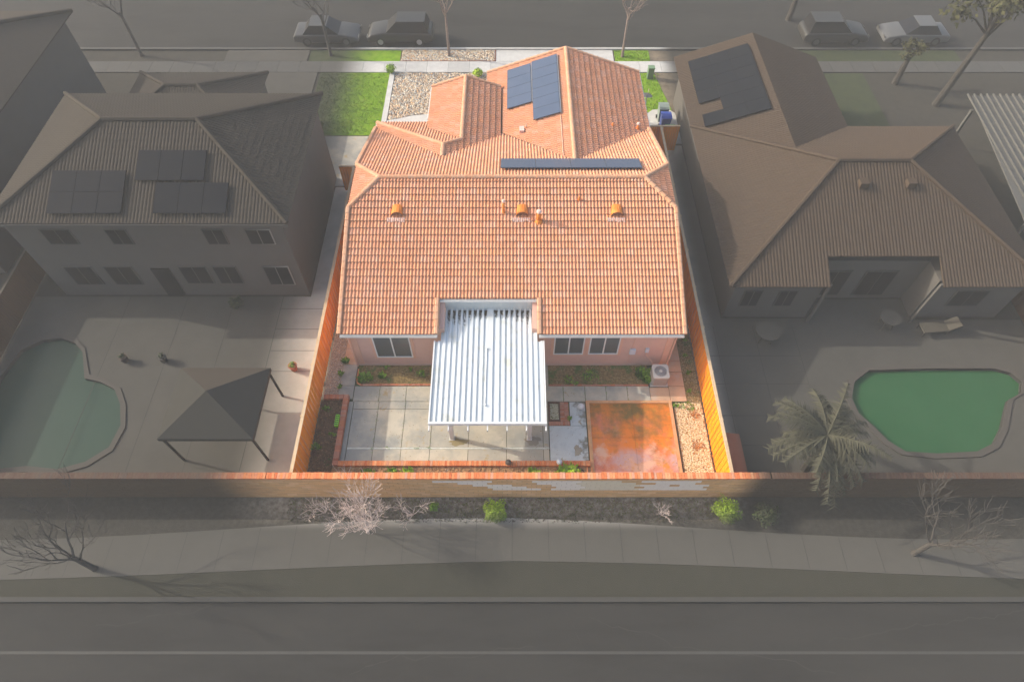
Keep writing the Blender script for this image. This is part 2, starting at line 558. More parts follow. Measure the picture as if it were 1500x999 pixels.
def roof_face(o, u, v, polys, roof, m=TILE, prof=PROF, singles=0, acc=None, seed=1, cheap=False):
    """o: 3D origin at the eave, u/v: unit vectors across and up the slope; polys: convex (u,v) polygons tiled on one lattice.
    singles > 0 lays that many whole tiles (lowest first) as objects of their own."""
    r = random.Random(seed)
    o, u, v = Vector(o), Vector(u).normalized(), Vector(v).normalized()
    w_ = u.cross(v).normalized()
    MW = Matrix((u, v, w_)).transposed().to_4x4()
    MW.translation = o
    done = 0
    for poly in polys:
        us, vs_ = [p[0] for p in poly], [p[1] for p in poly]
        area = sum(poly[i][0] * poly[(i + 1) % len(poly)][1] - poly[(i + 1) % len(poly)][0] * poly[i][1] for i in range(len(poly)))
        if area < 0:
            poly = poly[::-1]
        b = B()
        n = len(poly)

        def inside(a, c, e=1e-4):
            for i in range(n):
                (x0, y0), (x1, y1) = poly[i], poly[(i + 1) % n]
                if (x1 - x0) * (c - y0) - (y1 - y0) * (a - x0) < -e:
                    return False
            return True
        for j in range(math.floor(min(vs_) / TL + 1e-6), math.ceil(max(vs_) / TL)):
            for i in range(math.floor(min(us) / TW + 1e-6), math.ceil(max(us) / TW)):
                u0, v0 = i * TW, j * TL
                whole = all(inside(a, c) for a, c in ((u0, v0), (u0 + TW, v0), (u0 + TW, v0 + TL * 1.06), (u0, v0 + TL * 1.06)))
                if whole and done < singles:
                    done += 1
                    t = link('roof_tile', r.choice(TILE_VARIANTS), roof)
                    t.matrix_basis = MW @ Matrix.Translation((u0, v0, 0))
                    continue
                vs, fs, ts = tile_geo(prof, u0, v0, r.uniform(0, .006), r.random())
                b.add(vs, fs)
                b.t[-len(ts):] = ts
        bm = bmesh.new()
        lay = bm.verts.layers.float.new('tint')
        bv = [bm.verts.new(p) for p in b.v]
        for q, t in zip(bv, b.t):
            q[lay] = t
        for f in b.f:
            bm.faces.new([bv[k] for k in f])
        for i in range(n):
            (x0, y0), (x1, y1) = poly[i], poly[(i + 1) % n]
            nx, ny = (y1 - y0), -(x1 - x0)
            bmesh.ops.bisect_plane(bm, geom=bm.verts[:] + bm.edges[:] + bm.faces[:], plane_co=(x0, y0, 0), plane_no=(nx, ny, 0), clear_outer=True)
        off = len(acc.v)
        bm.verts.index_update()
        for q in bm.verts:
            acc.v.append(tuple(MW @ q.co))
            acc.t.append(q[lay])
        for f in bm.faces:
            acc.f.append([off + q.index for q in f.verts])
            acc.m.append(0)
        bm.free()
    return MW


def plank_face(b, pts, th=.09, drop=.012, mi=0):
    """a roof deck polygon (3D points) with thickness th"""
    pts = [Vector(p) for p in pts]
    nrm = (pts[1] - pts[0]).cross(pts[2] - pts[0]).normalized()
    if nrm.z < 0:
        nrm = -nrm
    n = len(pts)
    top = [p - nrm * drop for p in pts]
    bot = [p - nrm * (drop + th) for p in pts]
    b.add(top + bot, [list(range(n)), list(range(n, 2 * n))[::-1]] + [(i, (i + 1) % n, n + (i + 1) % n, n + i) for i in range(n)], mi)


CAP_MESH = {}


def cap_mesh(kind, ti):
    key = (kind, ti)
    if key in CAP_MESH:
        return CAP_MESH[key]
    b = B()
    L = .36
    if kind == 'barrel':
        n = 7
        lo, hi = [], []
        for i in range(n):
            a = math.pi * i / (n - 1)
            lo.append((math.cos(a) * .125, 0, math.sin(a) * .105))
            hi.append((math.cos(a) * .105, L, math.sin(a) * .08))
        vs = lo + hi
        fs = [(i, i + 1, n + i + 1, n + i) for i in range(n - 1)] + [tuple(range(n)), tuple(range(n, 2 * n))[::-1]]
        b.add(vs, fs, 0, ti / 5)
    else:   # flat-sided rake tile
        for y0, y1, s0 in ((0, L, 0),):
            lo = [(-.10, 0, -.12), (-.10, 0, .075), (-.05, 0, .105), (.06, 0, .105), (.10, 0, .06), (.10, 0, -.01)]
            hi = [(x * .97, L, z - .022) for x, _, z in lo]
            n = len(lo)
            b.add(lo + hi, [(i, i + 1, n + i + 1, n + i) for i in range(n - 1)] + [tuple(range(n)), tuple(range(n, 2 * n))[::-1], (0, n, 2 * n - 1, n - 1)], 0, ti / 5)
    me = bpy.data.meshes.new('ridge_cap')
    me.from_pydata(b.v, [], b.f)
    me.materials.append(CAP)
    me.attributes.new('tint', 'FLOAT', 'POINT').data.foreach_set('value', b.t)
    bm = bmesh.new()
    bm.from_mesh(me)
    bmesh.ops.recalc_face_normals(bm, faces=bm.faces)
    bm.to_mesh(me)
    bm.free()
    CAP_MESH[key] = me
    return me


def caps(p, q, roof, kind='barrel', lift=.03, flip=False, name='ridge_cap'):
    """a run of overlapping caps, laid from the low end p to the high end q"""
    p, q = Vector(p) + Vector((0, 0, lift)), Vector(q) + Vector((0, 0, lift))
    d = q - p
    n = max(1, round(d.length / TL))
    y = d.normalized()
    x = y.cross(Vector((0, 0, 1))).normalized()
    z = x.cross(y)
    if flip:
        x = -x
    for i in range(n):
        o = link(name, cap_mesh(kind, rnd.randrange(6)), roof)
        m = Matrix((x, y, z)).transposed().to_4x4()
        m.translation = p + d * i / n + z * rnd.uniform(0, .006)
        sc = Matrix.Diagonal((1, d.length / n / TL, 1, 1))
        o.matrix_basis = m @ sc


# ------------------------------------------------------------------ the setting: ground, street, paths
POOL_W = [(-23.5, 18.1), (-22.6, 18.25), (-21.8, 17.95), (-21.2, 17.4), (-20.85, 16.6), (-20.55, 15.9), (-19.7, 15.7), (-18.9, 15.3), (-18.35, 14.5),
          (-17.95, 13.4), (-18.1, 12.3), (-18.9, 11.6), (-20.0, 11.25), (-21.4, 11.4), (-23.2, 11.2), (-24.3, 12.2), (-24.5, 14.0), (-24.6, 16.0), (-24.3, 17.5)]
POOL_E = [(17.3, 16.35), (20, 16.45), (23.4, 16.45), (24.1, 16.2), (24.4, 15.7), (24.1, 15.1), (23.3, 14.7), (22.9, 14.1), (22.4, 13.3), (21.7, 12.5), (20.8, 12.1), (19, 12.0), (17.6, 12.1), (17.0, 12.6), (16.6, 13.3), (16.1, 14.0), (16.0, 14.8), (16.4, 15.7)]
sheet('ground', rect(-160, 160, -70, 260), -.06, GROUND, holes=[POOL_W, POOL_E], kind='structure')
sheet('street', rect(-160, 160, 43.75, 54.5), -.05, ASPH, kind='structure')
sheet('rear_road', rect(-160, 160, -30, 5.75), -.05, ASPH, kind='structure')
b = B()
b.box(-160, 160, 3.88, 3.98, -.055, -.044)
b.build('road_line', LINEP, kind='structure')
b = B()
b.box(-160, 160, 5.72, 5.90, -.2, .07)
b.build('rear_kerb', mat('dull_kerb', [(.20, .19, .18), (.26, .25, .23)], 2, .9), kind='structure')
b = B()
b.box(-160, 160, 43.55, 43.75, -.2, .07)
b.build('kerb', CONCW, kind='structure')
# wavy sidewalk behind the lot
xs = [i * 2.0 for i in range(-30, 31)]
top = [(x, 8.75 + .35 * math.sin(x * .16 + 1.9) - .012 * abs(x)) for x in xs]
bot = [(x, 7.05 + .25 * math.sin(x * .13 + 1.4) - .012 * abs(x)) for x in xs]
sheet('rear_sidewalk', bot + top[::-1], -.02, mat('rear_sidewalk_concrete', [(.62, .58, .50), (.74, .69, .60)], .7, .9, .15, 60, .1), depth=.1, kind='structure')
sheet('rear_verge', [(x, y) for x, y in ([(-60, 5.92), (60, 5.92)] + [(x, y - .01) for x, y in bot[::-1]])], -.035, mat('verge_turf', [(.10, .11, .04), (.17, .16, .08)], 1.5, .95, .6, 30, .1), kind='structure')
sheet('planting_strip', [(x, y + .01) for x, y in top] + [(60, 9.97), (-60, 9.97)], -.03, mat('bark_mulch', [(.09, .075, .06), (.22, .19, .15), (.36, .33, .28)], 5, .95, .9, 25, .1), kind='structure')

# front: sidewalk, driveway, lawns, river rock
b = B()
for i in range(-24, 25):
    b.box(i * 1.5 + .008, i * 1.5 + 1.492, 40.83, 42.12, -.1, .0, 0, rnd.random())
b.build('front_sidewalk', CONCW, kind='structure')
drive = B()
drv = sheet('driveway', rect(-1.15, 7.25, 35.2, 40.8), -.004, CONCW, depth=.08, kind='structure')
sheet('driveway_apron', rect(-1.15, 7.25, 42.15, 43.54), -.004, CONCW, depth=.08, kind='structure')
sheet('neighbour_driveway', rect(-20.5, -13.6, 30.6, 40.8), -.004, NCONC, depth=.08, kind='structure')
sheet('neighbour_driveway_apron', rect(-20.5, -14.6, 42.15, 43.54), -.004, NCONC, depth=.08, kind='structure')
sheet('lawn', rect(-13.4, -8.55, 34.0, 40.8), -.03, GRASS, kind='structure')
sheet('parkway_lawn', rect(-14.5, -8.0, 42.15, 43.53), -.03, GRASS, kind='structure')
sheet('side_lawn', [(7.9, 36.2), (10.6, 36.6), (9.9, 40.75), (7.6, 40.75)], -.03, GRASS, kind='structure')
sheet('parkway_grass', rect(7.35, 9.85, 42.15, 43.53), -.03, GRASS, kind='structure')
sheet('neighbour_lawn', rect(12.0, 24.5, 31.4, 40.7), -.03, GRASS, kind='structure')
sheet('neighbour_parkway', rect(19.0, 32.0, 42.15, 43.53), -.03, GRASS, kind='structure')
sheet('west_side_pad', rect(-12.0, -9.0, 29.3, 33.9), -.01, CONC, depth=.06, t=.8, kind='structure')
sheet('bin_pad', [(8.3, 33.2), (10.9, 33.2), (11.0, 36.0), (10.3, 36.75), (9.3, 36.6), (8.5, 35.8), (8.25, 34.6)], -.006, CONCW, depth=.06, t=.9, kind='structure')
b = B()
b.box(-8.52, -8.18, 34.9, 40.75, -.1, .03, 0, .9)
b.build('white_concrete_border', CONCW, kind='structure')
cw = [(-8.17, 34.9), (-4.0, 35.0), (-4.0, 36.05), (-5.6, 36.1), (-6.6, 35.95), (-7.4, 35.65), (-8.17, 35.45)]
sheet('entry_walk', cw, .02, CONCW, depth=.1, t=.95, kind='structure')
sheet('rock_bed_soil', rect(-8.15, -1.2, 35.2, 40.78), -.04, GRAVEL, kind='structure')
sheet('parkway_rock_soil', rect(-7.9, -1.2, 42.15, 43.53), -.03, GRAVEL, kind='structure')


def in_bed(x, y):
    return not (y < 36.15 and x < -4.0 and y < 35.5 + (x + 8.2) * .35)


b = stones((-8.1, -1.3, 35.5, 40.75, in_bed), 6500, .055, .125, -.04, seed=5)
o = b.build('river_rock', STONE)
tag(o, 'multicoloured river rock filling the front garden beside the lawn', None, kind='stuff')
b = stones((-7.85, -1.25, 42.2, 43.5, None), 1700, .055, .12, -.03, seed=6)
o = b.build('river_rock', STONE)
tag(o, 'river rock in the parkway strip between sidewalk and street', None, kind='stuff')
b = B()
b.box(-7.9, -1.2, 42.125, 42.15, -.1, .03)
b.box(-1.2, -1.17, 42.15, 43.5, -.1, .03)
b.build('rust_steel_edging', solid('rusty_edging', (.30, .10, .05)), kind='structure')


def blades(name, region, n, h, label, seed):
    r = random.Random(seed)
    bb = B()
    x0, x1, y0, y1 = region
    for _ in range(n):
        tuft(bb, r.uniform(x0, x1), r.uniform(y0, y1), -.03, .07, h, 4, r)
    tag(bb.build(name, BLADE), label, None, kind='stuff')


blades('grass', (-13.3, -8.6, 34.1, 40.7), 3200, .045, 'bright green lawn grass beside the white concrete border', 3)
blades('grass', (7.95, 10.2, 36.7, 40.7), 700, .05, 'lawn grass between the tiled roof and the neighbouring house', 4)
blades('grass', (7.4, 9.8, 42.2, 43.5), 350, .05, 'grass round the foot of the slim street tree', 8)

# ---- back yard paving
pt = bpy.data.objects.new('patio', None)
COL.objects.link(pt)
pt['kind'] = 'structure'


def slab(x0, x1, y0, y1, m, parent, t=None, z=0.0, g=.011, name='slab'):
    bb = B()
    z += rnd.uniform(-.003, .003)
    bb.box(x0 + g, x1 - g, y0 + g, y1 - g, -.10, z, 0, rnd.random() if t is None else t)
    return bb.build(name, m, parent)


xs = [-7.42, -6.24, -4.98, -3.69, -1.97, -.25, 1.41, 1.68]
for i in range(len(xs) - 1):
    slab(xs[i], xs[i + 1], 14.25, 14.64, CONC, pt)
    slab(xs[i], xs[i + 1], 12.30, 14.25, CONC, pt)
    slab(xs[i], xs[i + 1], 11.56, 12.22, CONC, pt)
xs = [-7.49, -6.28, -5.01, -3.75, -2.5, -1.2, .1, 1.35, 2.43, 3.46, 4.46, 5.47, 6.54]
for i in range(len(xs) - 1):
    slab(xs[i], xs[i + 1], 14.64, 15.48, CONC, pt, .6)
xs = [-3.3, -1.9, -.5, .95, 1.75]
for i in range(len(xs) - 1):
    slab(xs[i], xs[i + 1], 15.48, 18.3, CONC, pt, .5)
for y0, y1 in ((14.64, 15.48), (15.48, 16.26), (16.26, 16.9), (16.9, 17.6), (17.6, 18.8), (18.8, 20.2), (20.2, 21.8), (21.8, 24), (24, 26.5), (26.5, 29), (29, 32)):
    slab(7.42 if y0 > 15 else 7.46, 8.22, y0, y1, CONCO, pt)
slab(6.54, 7.46, 14.64, 15.40, CONCO, pt)
for y0, y1 in ((14.78, 15.5), (15.5, 16.7), (16.7, 17.6), (17.6, 19.2), (19.2, 21.2), (21.2, 24), (24, 28.5)):
    slab(-8.22, -7.51, y0, y1, CONCO if y0 > 15.6 else CONC, pt, .6)
slab(1.70, 3.42, 11.56, 13.38, CONCB, pt)
slab(2.68, 3.42, 13.38, 14.62, CONCB, pt)
b = B()
b.box(-7.40, 1.68, 12.215, 12.295, -.08, .012)
b.build('drain_strip', mat('pale_drain_cover', [(.66, .66, .62), (.45, .46, .38)], 4, .7), pt)
# kerb strip beside the west planter
b = B()
for i in range(5):
    b.box(-7.63, -7.44, 11.62 + i * .6, 12.21 + i * .6, -.1, .035, 0, rnd.random() * .4)
b.build('edge_strip', CONC, pt)
sheet('joint_soil', rect(-8.9, 8.9, 10.3, 33), -.045, mat('joint_dirt', [(.05, .05, .03), (.09, .10, .04)], 8, .95), kind='structure')

# beds
for nm, rc in (('planting_bed', rect(-7.42, -3.3, 15.58, 16.67)), ('planting_bed', rect(1.75, 6.55, 15.55, 16.67))):
    sheet(nm, rc, -.012, SOILT, depth=.05, kind='structure')
sheet('gravel_strip', rect(-8.93, -8.22, 14.85, 28.7), -.02, GRAVEL, kind='structure')
sheet('gravel_strip', rect(8.22, 8.90, 14.5, 32.4), -.02, SOILT, kind='structure')
sheet('pebble_bed', rect(7.55, 8.90, 10.3, 14.5), -.02, mat('pebble_base', [(.20, .10, .03), (.40, .25, .10)], 25, .9), kind='structure')
o = stones((7.6, 8.86, 10.35, 14.55, None), 7000, .022, .05, -.02, seed=9, flat=.9).build('pebbles', PEB)
tag(o, 'tan pebbles between the rust stained pad and the orange fence', None, kind='stuff')
OLV = mat('olive_gravel', [(.8, .8, .8), (1.1, 1.1, 1.1)], 12, .9, tint=[(.16, .12, .05), (.30, .24, .11), (.44, .36, .20), (.10, .09, .04), (.40, .26, .10)])
o = stones((8.25, 8.86, 14.5, 24, None), 3000, .015, .04, -.02, seed=10).build('gravel', OLV)
tag(o, 'brown gravel along the side walk near the condenser', None, kind='stuff')
o = stones((-8.88, -8.25, 14.9, 24, None), 3200, .015, .035, -.02, seed=11).build('gravel', STONE)
tag(o, 'grey gravel along the shaded orange fence', None, kind='stuff')
r = random.Random(12)
b = B()
stones((-7.35, -3.35, 15.62, 16.6, None), 400, .012, .03, -.012, b, 13)
stones((1.8, 6.5, 15.6, 16.6, None), 500, .012, .03, -.012, b, 14)
tag(b.build('bed_gravel', OLV), 'loose grit scattered over the weedy beds at the house wall', None, kind='stuff')

# red pad
pad = bpy.data.objects.new('red_concrete_pad', None)
COL.objects.link(pad)
pad['kind'] = 'structure'
b = B()
for x0, x1 in ((3.62, 5.55), (5.56, 7.32)):
    for y0, y1 in ((10.5, 12.75), (12.76, 14.5)):
        b.box(x0, x1, y0, y1, -.1, .05)
b.build('pad_surface', RED, pad)
b = B()
b.box(3.46, 3.61, 10.5, 14.64, -.1, .10)
b.box(7.33, 7.47, 10.5, 14.64, -.1, .10)
b.box(3.61, 7.33, 14.51, 14.64, -.1, .10)
b.build('pad_border', REDE, pad)

# brick edgings (single bricks)
def brick_run(parent, x0, x1, y0, y1, z0, z1, along, n, m, jit=.004, gap=.01):
    for i in range(n):
        a, c = i / n, (i + 1) / n
        bb = B()
        j = rnd.uniform(-jit, jit)
        if along == 'x':
            bb.box(x0 + (x1 - x0) * a + gap / 2, x0 + (x1 - x0) * c - gap / 2, y0 + j, y1 + j, z0, z1 + j, 0, rnd.random())
        else:
            bb.box(x0 + j, x1 + j, y0 + (y1 - y0) * a + gap / 2, y0 + (y1 - y0) * c - gap / 2, z0, z1 + j, 0, rnd.random())
        bb.build('brick', m, parent)


pl = thing('brick_planter', 'low brick planter with dark soil along the shaded fence', 'planter', (-8.2, 13, 0))
brick_run(pl, -7.88, -7.65, 11.36, 14.88, -.05, .25, 'y', 34, BRICKD)
brick_run(pl, -8.80, -7.89, 14.66, 14.88, -.05, .25, 'x', 9, BRICKD)
sheet('soil', rect(-8.93, -7.9, 10.25, 14.66), .12, SOIL, parent=pl)
pl2 = thing('brick_planter', 'long narrow brick planter bed along the inside of the back wall', 'planter', (-2, 11, 0))
brick_run(pl2, -7.64, 3.44, 11.32, 11.55, -.05, .25, 'x', 104, BRICK)
sheet('soil', rect(-7.9, 3.44, 10.25, 11.32), .10, mat('tan_clod_soil', [(.16, .08, .04), (.36, .19, .09), (.46, .28, .15)], 9, .95, 1.0, 25, .1), parent=pl2)
b = stones((-7.8, 3.3, 10.3, 11.3, None), 2600, .02, .06, .10, seed=15)
o = b.build('soil_clods', mat('soil_clod', [(.7, .7, .7), (1.2, 1.2, 1.2)], 9, .95, tint=[(.30, .15, .07), (.45, .27, .13), (.20, .10, .05), (.52, .36, .18)]), pl2, kind='stuff')
b = stones((-8.9, -7.9, 10.3, 14.6, None), 1600, .02, .055, .12, seed=16)
b.build('soil_clods', mat('dark_clod', [(.7, .7, .7), (1.2, 1.2, 1.2)], 9, .95, tint=[(.05, .03, .015), (.17, .08, .035), (.11, .06, .03), (.27, .15, .07)]), pl, kind='stuff')
# small square brick edged bed beside the patio cover
sq = thing('brick_edged_bed', 'small square bed of pale pebbles framed by red bricks', 'bed', (2.1, 14, 0))
for k in range(2):
    brick_run(sq, 2.24 + k * .2, 2.43 + k * .2, 13.6, 14.60, -.05, .02, 'y', 11, BRICKD, .002)
brick_run(sq, 1.70, 2.66, 13.40, 13.59, -.05, .02, 'x', 9, BRICKD, .002)
b = B()
b.box(1.70, 2.23, 13.62, 13.68, -.05, .04)
b.box(1.70, 1.76, 13.68, 14.60, -.05, .04)
b.box(2.17, 2.23, 13.68, 14.60, -.05, .04)
b.box(1.76, 2.17, 14.54, 14.60, -.05, .04)
b.build('dark_rim', solid('dark_edging', (.12, .06, .04)), sq)
stones((1.78, 2.15, 13.7, 14.52, None), 420, .02, .04, -.02, seed=17).build('pebbles', mat('pale_pebble', [(.8, .8, .8), (1.1, 1.1, 1.1)], 9, .9, tint=[(.45, .42, .28), (.6, .56, .4), (.35, .33, .22)]), sq, kind='stuff')
b = B()
b.box(1.70, 2.66, 13.4, 14.62, -.08, -.03)
b.build('base', SOILT, sq)
# scalloped brick edge of the two beds by the house
ed = thing('bed_edging', 'row of small bricks edging the weedy bed under the wide window', 'edging', (-5.4, 15.5, 0))
brick_run(ed, -7.25, -3.35, 15.49, 15.575, -.05, .05, 'x', 30, BRICKD, .004)
ed2 = thing('bed_edging', 'row of small bricks edging the weedy bed beneath the paired windows', 'edging', (4, 15.5, 0))
brick_run(ed2, 1.75, 6.5, 15.485, 15.55, -.05, .035, 'x', 24, BRICKD, .003)
b = B()
pth = [(-7.42 + .22 * (1 - math.cos(a)), 15.78 - .24 * math.sin(a), .03) for a in [i * math.pi / 2 / 6 for i in range(7)]]
b.tube([(-7.43, 16.4, .03)] + pth, .035, 6)
b.build('curved_edge', BRICK, ed)

# ------------------------------------------------------------------ back wall
wl = thing('block_wall', 'brown block wall with brick coping and pale painted patches behind the yard', 'wall', (0, 10.1, 0))
YO, YI, HT = 9.98, 10.19, 2.02
b = B()
b.box(-60, 60, YO + .02, YI - .02, -.1, HT)
b.build('mortar_core', MORTAR, wl)


def patch_kind(x, z):
    """flat areas where single blocks were painted over (grey or tan)"""
    P = [(-3.2, -1.7, 1.55, 1.88, 1), (-2.4, -.9, 1.35, 1.88, 1), (-1.8, -.2, 1.15, 1.5, 1), (-.9, .6, .9, 1.2, 1), (-.3, 1.2, .9, 1.1, 1),
         (.85, 2.7, 1.5, 1.88, 1), (1.0, 2.75, 1.35, 1.62, 1), (1.75, 3.0, .9, 1.42, 1), (2.65, 4.6, .9, 1.72, 2), (3.4, 5.1, .9, 1.62, 2),
         (5.3, 6.6, 1.55, 1.88, 1), (5.8, 7.6, 1.15, 1.88, 1), (5.45, 8.1, .9, 1.45, 1)]
    if 6.45 < x < 6.85 and 1.18 < z < 1.4:
        return 0
    for x0, x1, z0, z1, k in P:
        if x0 <= x <= x1 and z0 <= z <= z1:
            return k
    return 0


bl = B()
near, nb = [], 0
for j in range(10):
    z0 = .0 + j * .202
    for i in range(-150, 150):
        x0 = i * .406 + (j % 2) * .203
        k = patch_kind(x0 + .2, z0 + .1)
        mi = k
        if -9.4 < x0 < 9.3 and 3 <= j <= 8 and nb < 290:
            nb += 1
            bb = B()
            bb.box(x0 + .006, x0 + .4, YO - rnd.uniform(0, .004), YO + .1, z0 + .006, z0 + .196, 0, rnd.random())
            bb.build('block', [BLOCK, PATCH, PATCHT][mi], wl)
        else:
            bl.box(x0 + .006, x0 + .4, YO - rnd.uniform(0, .003), YO + .1, z0 + .006, z0 + .196, mi, rnd.random())
            bl.box(x0 + .006, x0 + .4, YI - .1, YI + rnd.uniform(0, .003), z0 + .006, z0 + .196, 0, rnd.random()) if abs(x0) < 12 else None
bl.build('block_courses', [BLOCK, PATCH, PATCHT], wl, kind='stuff')
n = 182
for i in range(n):
    x0 = -9.9 + i * (20.3 / n)
    bb = B()
    j = rnd.uniform(-.006, .006)
    bb.box(x0 + .004, x0 + 20.3 / n - .004, YO - .03 + j, YI + .03 + j, HT, HT + .10 + j, 0, rnd.random())
    bb.build('coping_brick', BRICK, wl)
bb = B()
for i in range(-540, 540):
    x0 = i * .1115
    if -10.0 < x0 < 10.42:
        continue
    bb.box(x0 + .004, x0 + .107, YO - .03, YI + .03, HT, HT + .10, 0, rnd.random())
bb.build('coping_courses', BRICK, wl, kind='stuff')

# ------------------------------------------------------------------ fences
def board_fence(label, x, y0, y1, inside, n, hgt=1.83, posts=True):
    """fence along Y: boards, two rails, posts and a cap board; inside = +1 if the boards face +X"""
    f = thing('wooden_fence', label, 'fence', (x, (y0 + y1) / 2, 0))
    w_ = (y1 - y0) / n
    for i in range(n):
        bb = B()
        j = rnd.uniform(-.004, .004)
        t_ = rnd.random()
        a, c = y0 + i * w_ + .006, y0 + (i + 1) * w_ - .006
        xx = x + inside * (.028 if i % 2 else .010) + j
        bb.box(min(xx, xx + inside * .018), max(xx, xx + inside * .018), a, c, .02, hgt - rnd.uniform(.0, .015), 0, t_)
        bb.build('fence_board', WOOD, f)
    for z in (.35, 1.45):
        bb = B()
        bb.box(x - .045 * inside - .02, x - .045 * inside + .02, y0, y1, z, z + .09, 0, .5)
        bb.build('rail', WOODB, f)
    k = int((y1 - y0) / 2.4)
    for i in range(k + 1):
        yy = y0 + .06 + (y1 - y0 - .12) * i / k
        bb = B()
        bb.box(x - inside * .075 - .045, x - inside * .075 + .045, yy - .045, yy + .045, -.1, hgt - .005)
        bb.build('post', WOODB, f)
    bb = B()
    bb.box(x - .07, x + .07, y0, y1, hgt + .001, hgt + .03)
    bb.build('cap_board', WOODB, f)
    return f


board_fence('orange stained board fence on the shaded planter side of the yard', -9.02, 10.24, 28.8, 1, 132)
board_fence('sunlit orange board fence beside the tan pebble bed', 8.98, 10.24, 32.4, -1, 158)


def cross_fence(label, x0, x1, y, hgt=1.83):
    f = thing('wooden_gate_fence', label, 'fence', ((x0 + x1) / 2, y, 0))
    n = round((x1 - x0) / .14)
    for i in range(n):
        a = x0 + (x1 - x0) * i / n
        bb = B()
        bb.box(a + .005, a + (x1 - x0) / n - .005, y - .03, y - .012 + rnd.uniform(-.003, .003), .03, hgt, 0, rnd.random())
        bb.build('fence_board', WOOD, f)
    bb = B()
    bb.box(x0, x1, y - .011, y + .03, .35, .44)
    bb.box(x0, x1, y - .011, y + .03, 1.45, 1.54)
    bb.build('rail', WOODB, f, kind='stuff')
    bb = B()
    bb.box(x0, x1, y - .06, y + .06, hgt + .001, hgt + .03)
    bb.build('cap_board', WOODB, f)


cross_fence('orange side gate fence between the lawn side pad and the house', -9.9, -7.5, 28.9)
cross_fence('orange side gate fence in front of the blue recycling bin', 7.75, 10.15, 32.5)

# ------------------------------------------------------------------ the house
SL = .347
K = 1 / math.sqrt(1 + SL * SL)      # cos of the slope
house = thing('tiled_house', 'single storey pink stucco house with orange clay tile roof in mid picture', 'house', (0, 24, 0))
YE, ZE, YR, ZR = 16.35, 3.05, 23.7, 5.60
XW = 7.70
roof_b = B()
# decks
NX0, NX1, NY = -3.37, 1.23, 17.92
zr = lambda y: ZE + SL * (y - YE)
zf = lambda y: ZR - SL * (y - YR)
plank_face(roof_b, [(-XW, YE, ZE), (NX0, YE, ZE), (NX0, NY, zr(NY)), (-XW, NY, zr(NY))])
plank_face(roof_b, [(NX1, YE, ZE), (XW, YE, ZE), (XW, NY, zr(NY)), (NX1, NY, zr(NY))])
JY0, JY1, JX = 22.2, 25.2, 6.33
plank_face(roof_b, [(-XW, NY, zr(NY)), (XW, NY, zr(NY)), (XW, JY0, zr(JY0)), (JX, YR, ZR), (-JX, YR, ZR), (-XW, JY0, zr(JY0))])
plank_face(roof_b, [(-XW, JY0, zr(JY0)), (-JX, YR, ZR), (-XW, JY1, zf(JY1))])
plank_face(roof_b, [(XW, JY0, zr(JY0)), (XW, JY1, zf(JY1)), (JX, YR, ZR)])
BX, BZ = 3.18, 4.91                      # ridge of the wide front gable
HX, HZ = -3.57, 4.72                     # hip of the entry wing
AX, AZ = -2.67, 4.72 - SL * .90
yB = YR + (ZR - BZ) / SL                 # where the gable ridge dies into the main slope
yH = YR + (ZR - HZ) / SL
bw = lambda x: BZ - SL * (BX - x)        # west plane of the gable
be = lambda x: BZ - SL * (x - BX)
he = lambda x: HZ - SL * (x - HX)        # east plane of the entry wing
hw = lambda x: HZ - SL * (HX - x)
yv = lambda z: YR + (ZR - z) / SL        # main front slope: y at height z
FZ = .39
HP = 27.2
XV = -.65
zV = he(XV)
XB0, XB1 = -1.5, 7.74
front_poly3 = [(-XW, JY1, zf(JY1)), (-JX, YR, ZR), (JX, YR, ZR), (XW, JY1, zf(JY1)), (XW, yv(be(XB1)), be(XB1)), (BX, yB, BZ), (XV, yv(bw(XV)), bw(XV)), (HX, yH, HZ), (-XW, yv(hw(-XW)), hw(-XW))]
plank_face(roof_b, front_poly3)
BYF = 35.65
plank_face(roof_b, [(BX, yB, BZ), (BX, BYF, BZ), (XB1, BYF, be(XB1)), (XB1, yv(be(XB1)), be(XB1))])
plank_face(roof_b, [(BX, yB, BZ), (BX, BYF, BZ), (XB0, BYF, bw(XB0)), (XB0, 33.0, bw(XB0)), (XV + .05, 33.0, bw(XV + .05)), (XV + .05, yv(bw(XV)), bw(XV + .05))])
HXW = -7.66
zHW = hw(HXW)
yC = HP + (HZ - zHW) / FZ                # front eave of the entry hip
plank_face(roof_b, [(HX, yH, HZ), (HX, HP, HZ), (HXW, yC, zHW), (HXW, yv(zHW), zHW)])
AYF, AYB = 33.6, HP + (HZ - AZ) / FZ
AX0 = AX - 2.02
zA0 = AZ - SL * 2.02
fA = lambda x: HP + (HZ - (AZ - SL * (AX - x))) / FZ     # valley between entry front slope and small gable
plank_face(roof_b, [(HX, HP, HZ), (AX, AYB, AZ), (AX0, fA(AX0), zA0), (AX0, yC, zHW), (HXW, yC, zHW)])
plank_face(roof_b, [(AX, AYB, AZ), (AX, AYF, AZ), (AX0, AYF, zA0), (AX0, fA(AX0), zA0)])
plank_face(roof_b, [(HX, yH, HZ), (HX, HP, HZ), (AX, AYB, AZ), (AX, AYF, AZ), (XV, AYF, zV), (XV, yv(zV), zV)])
roof = roof_b.build('roof', UNDER, house)
acc = B()
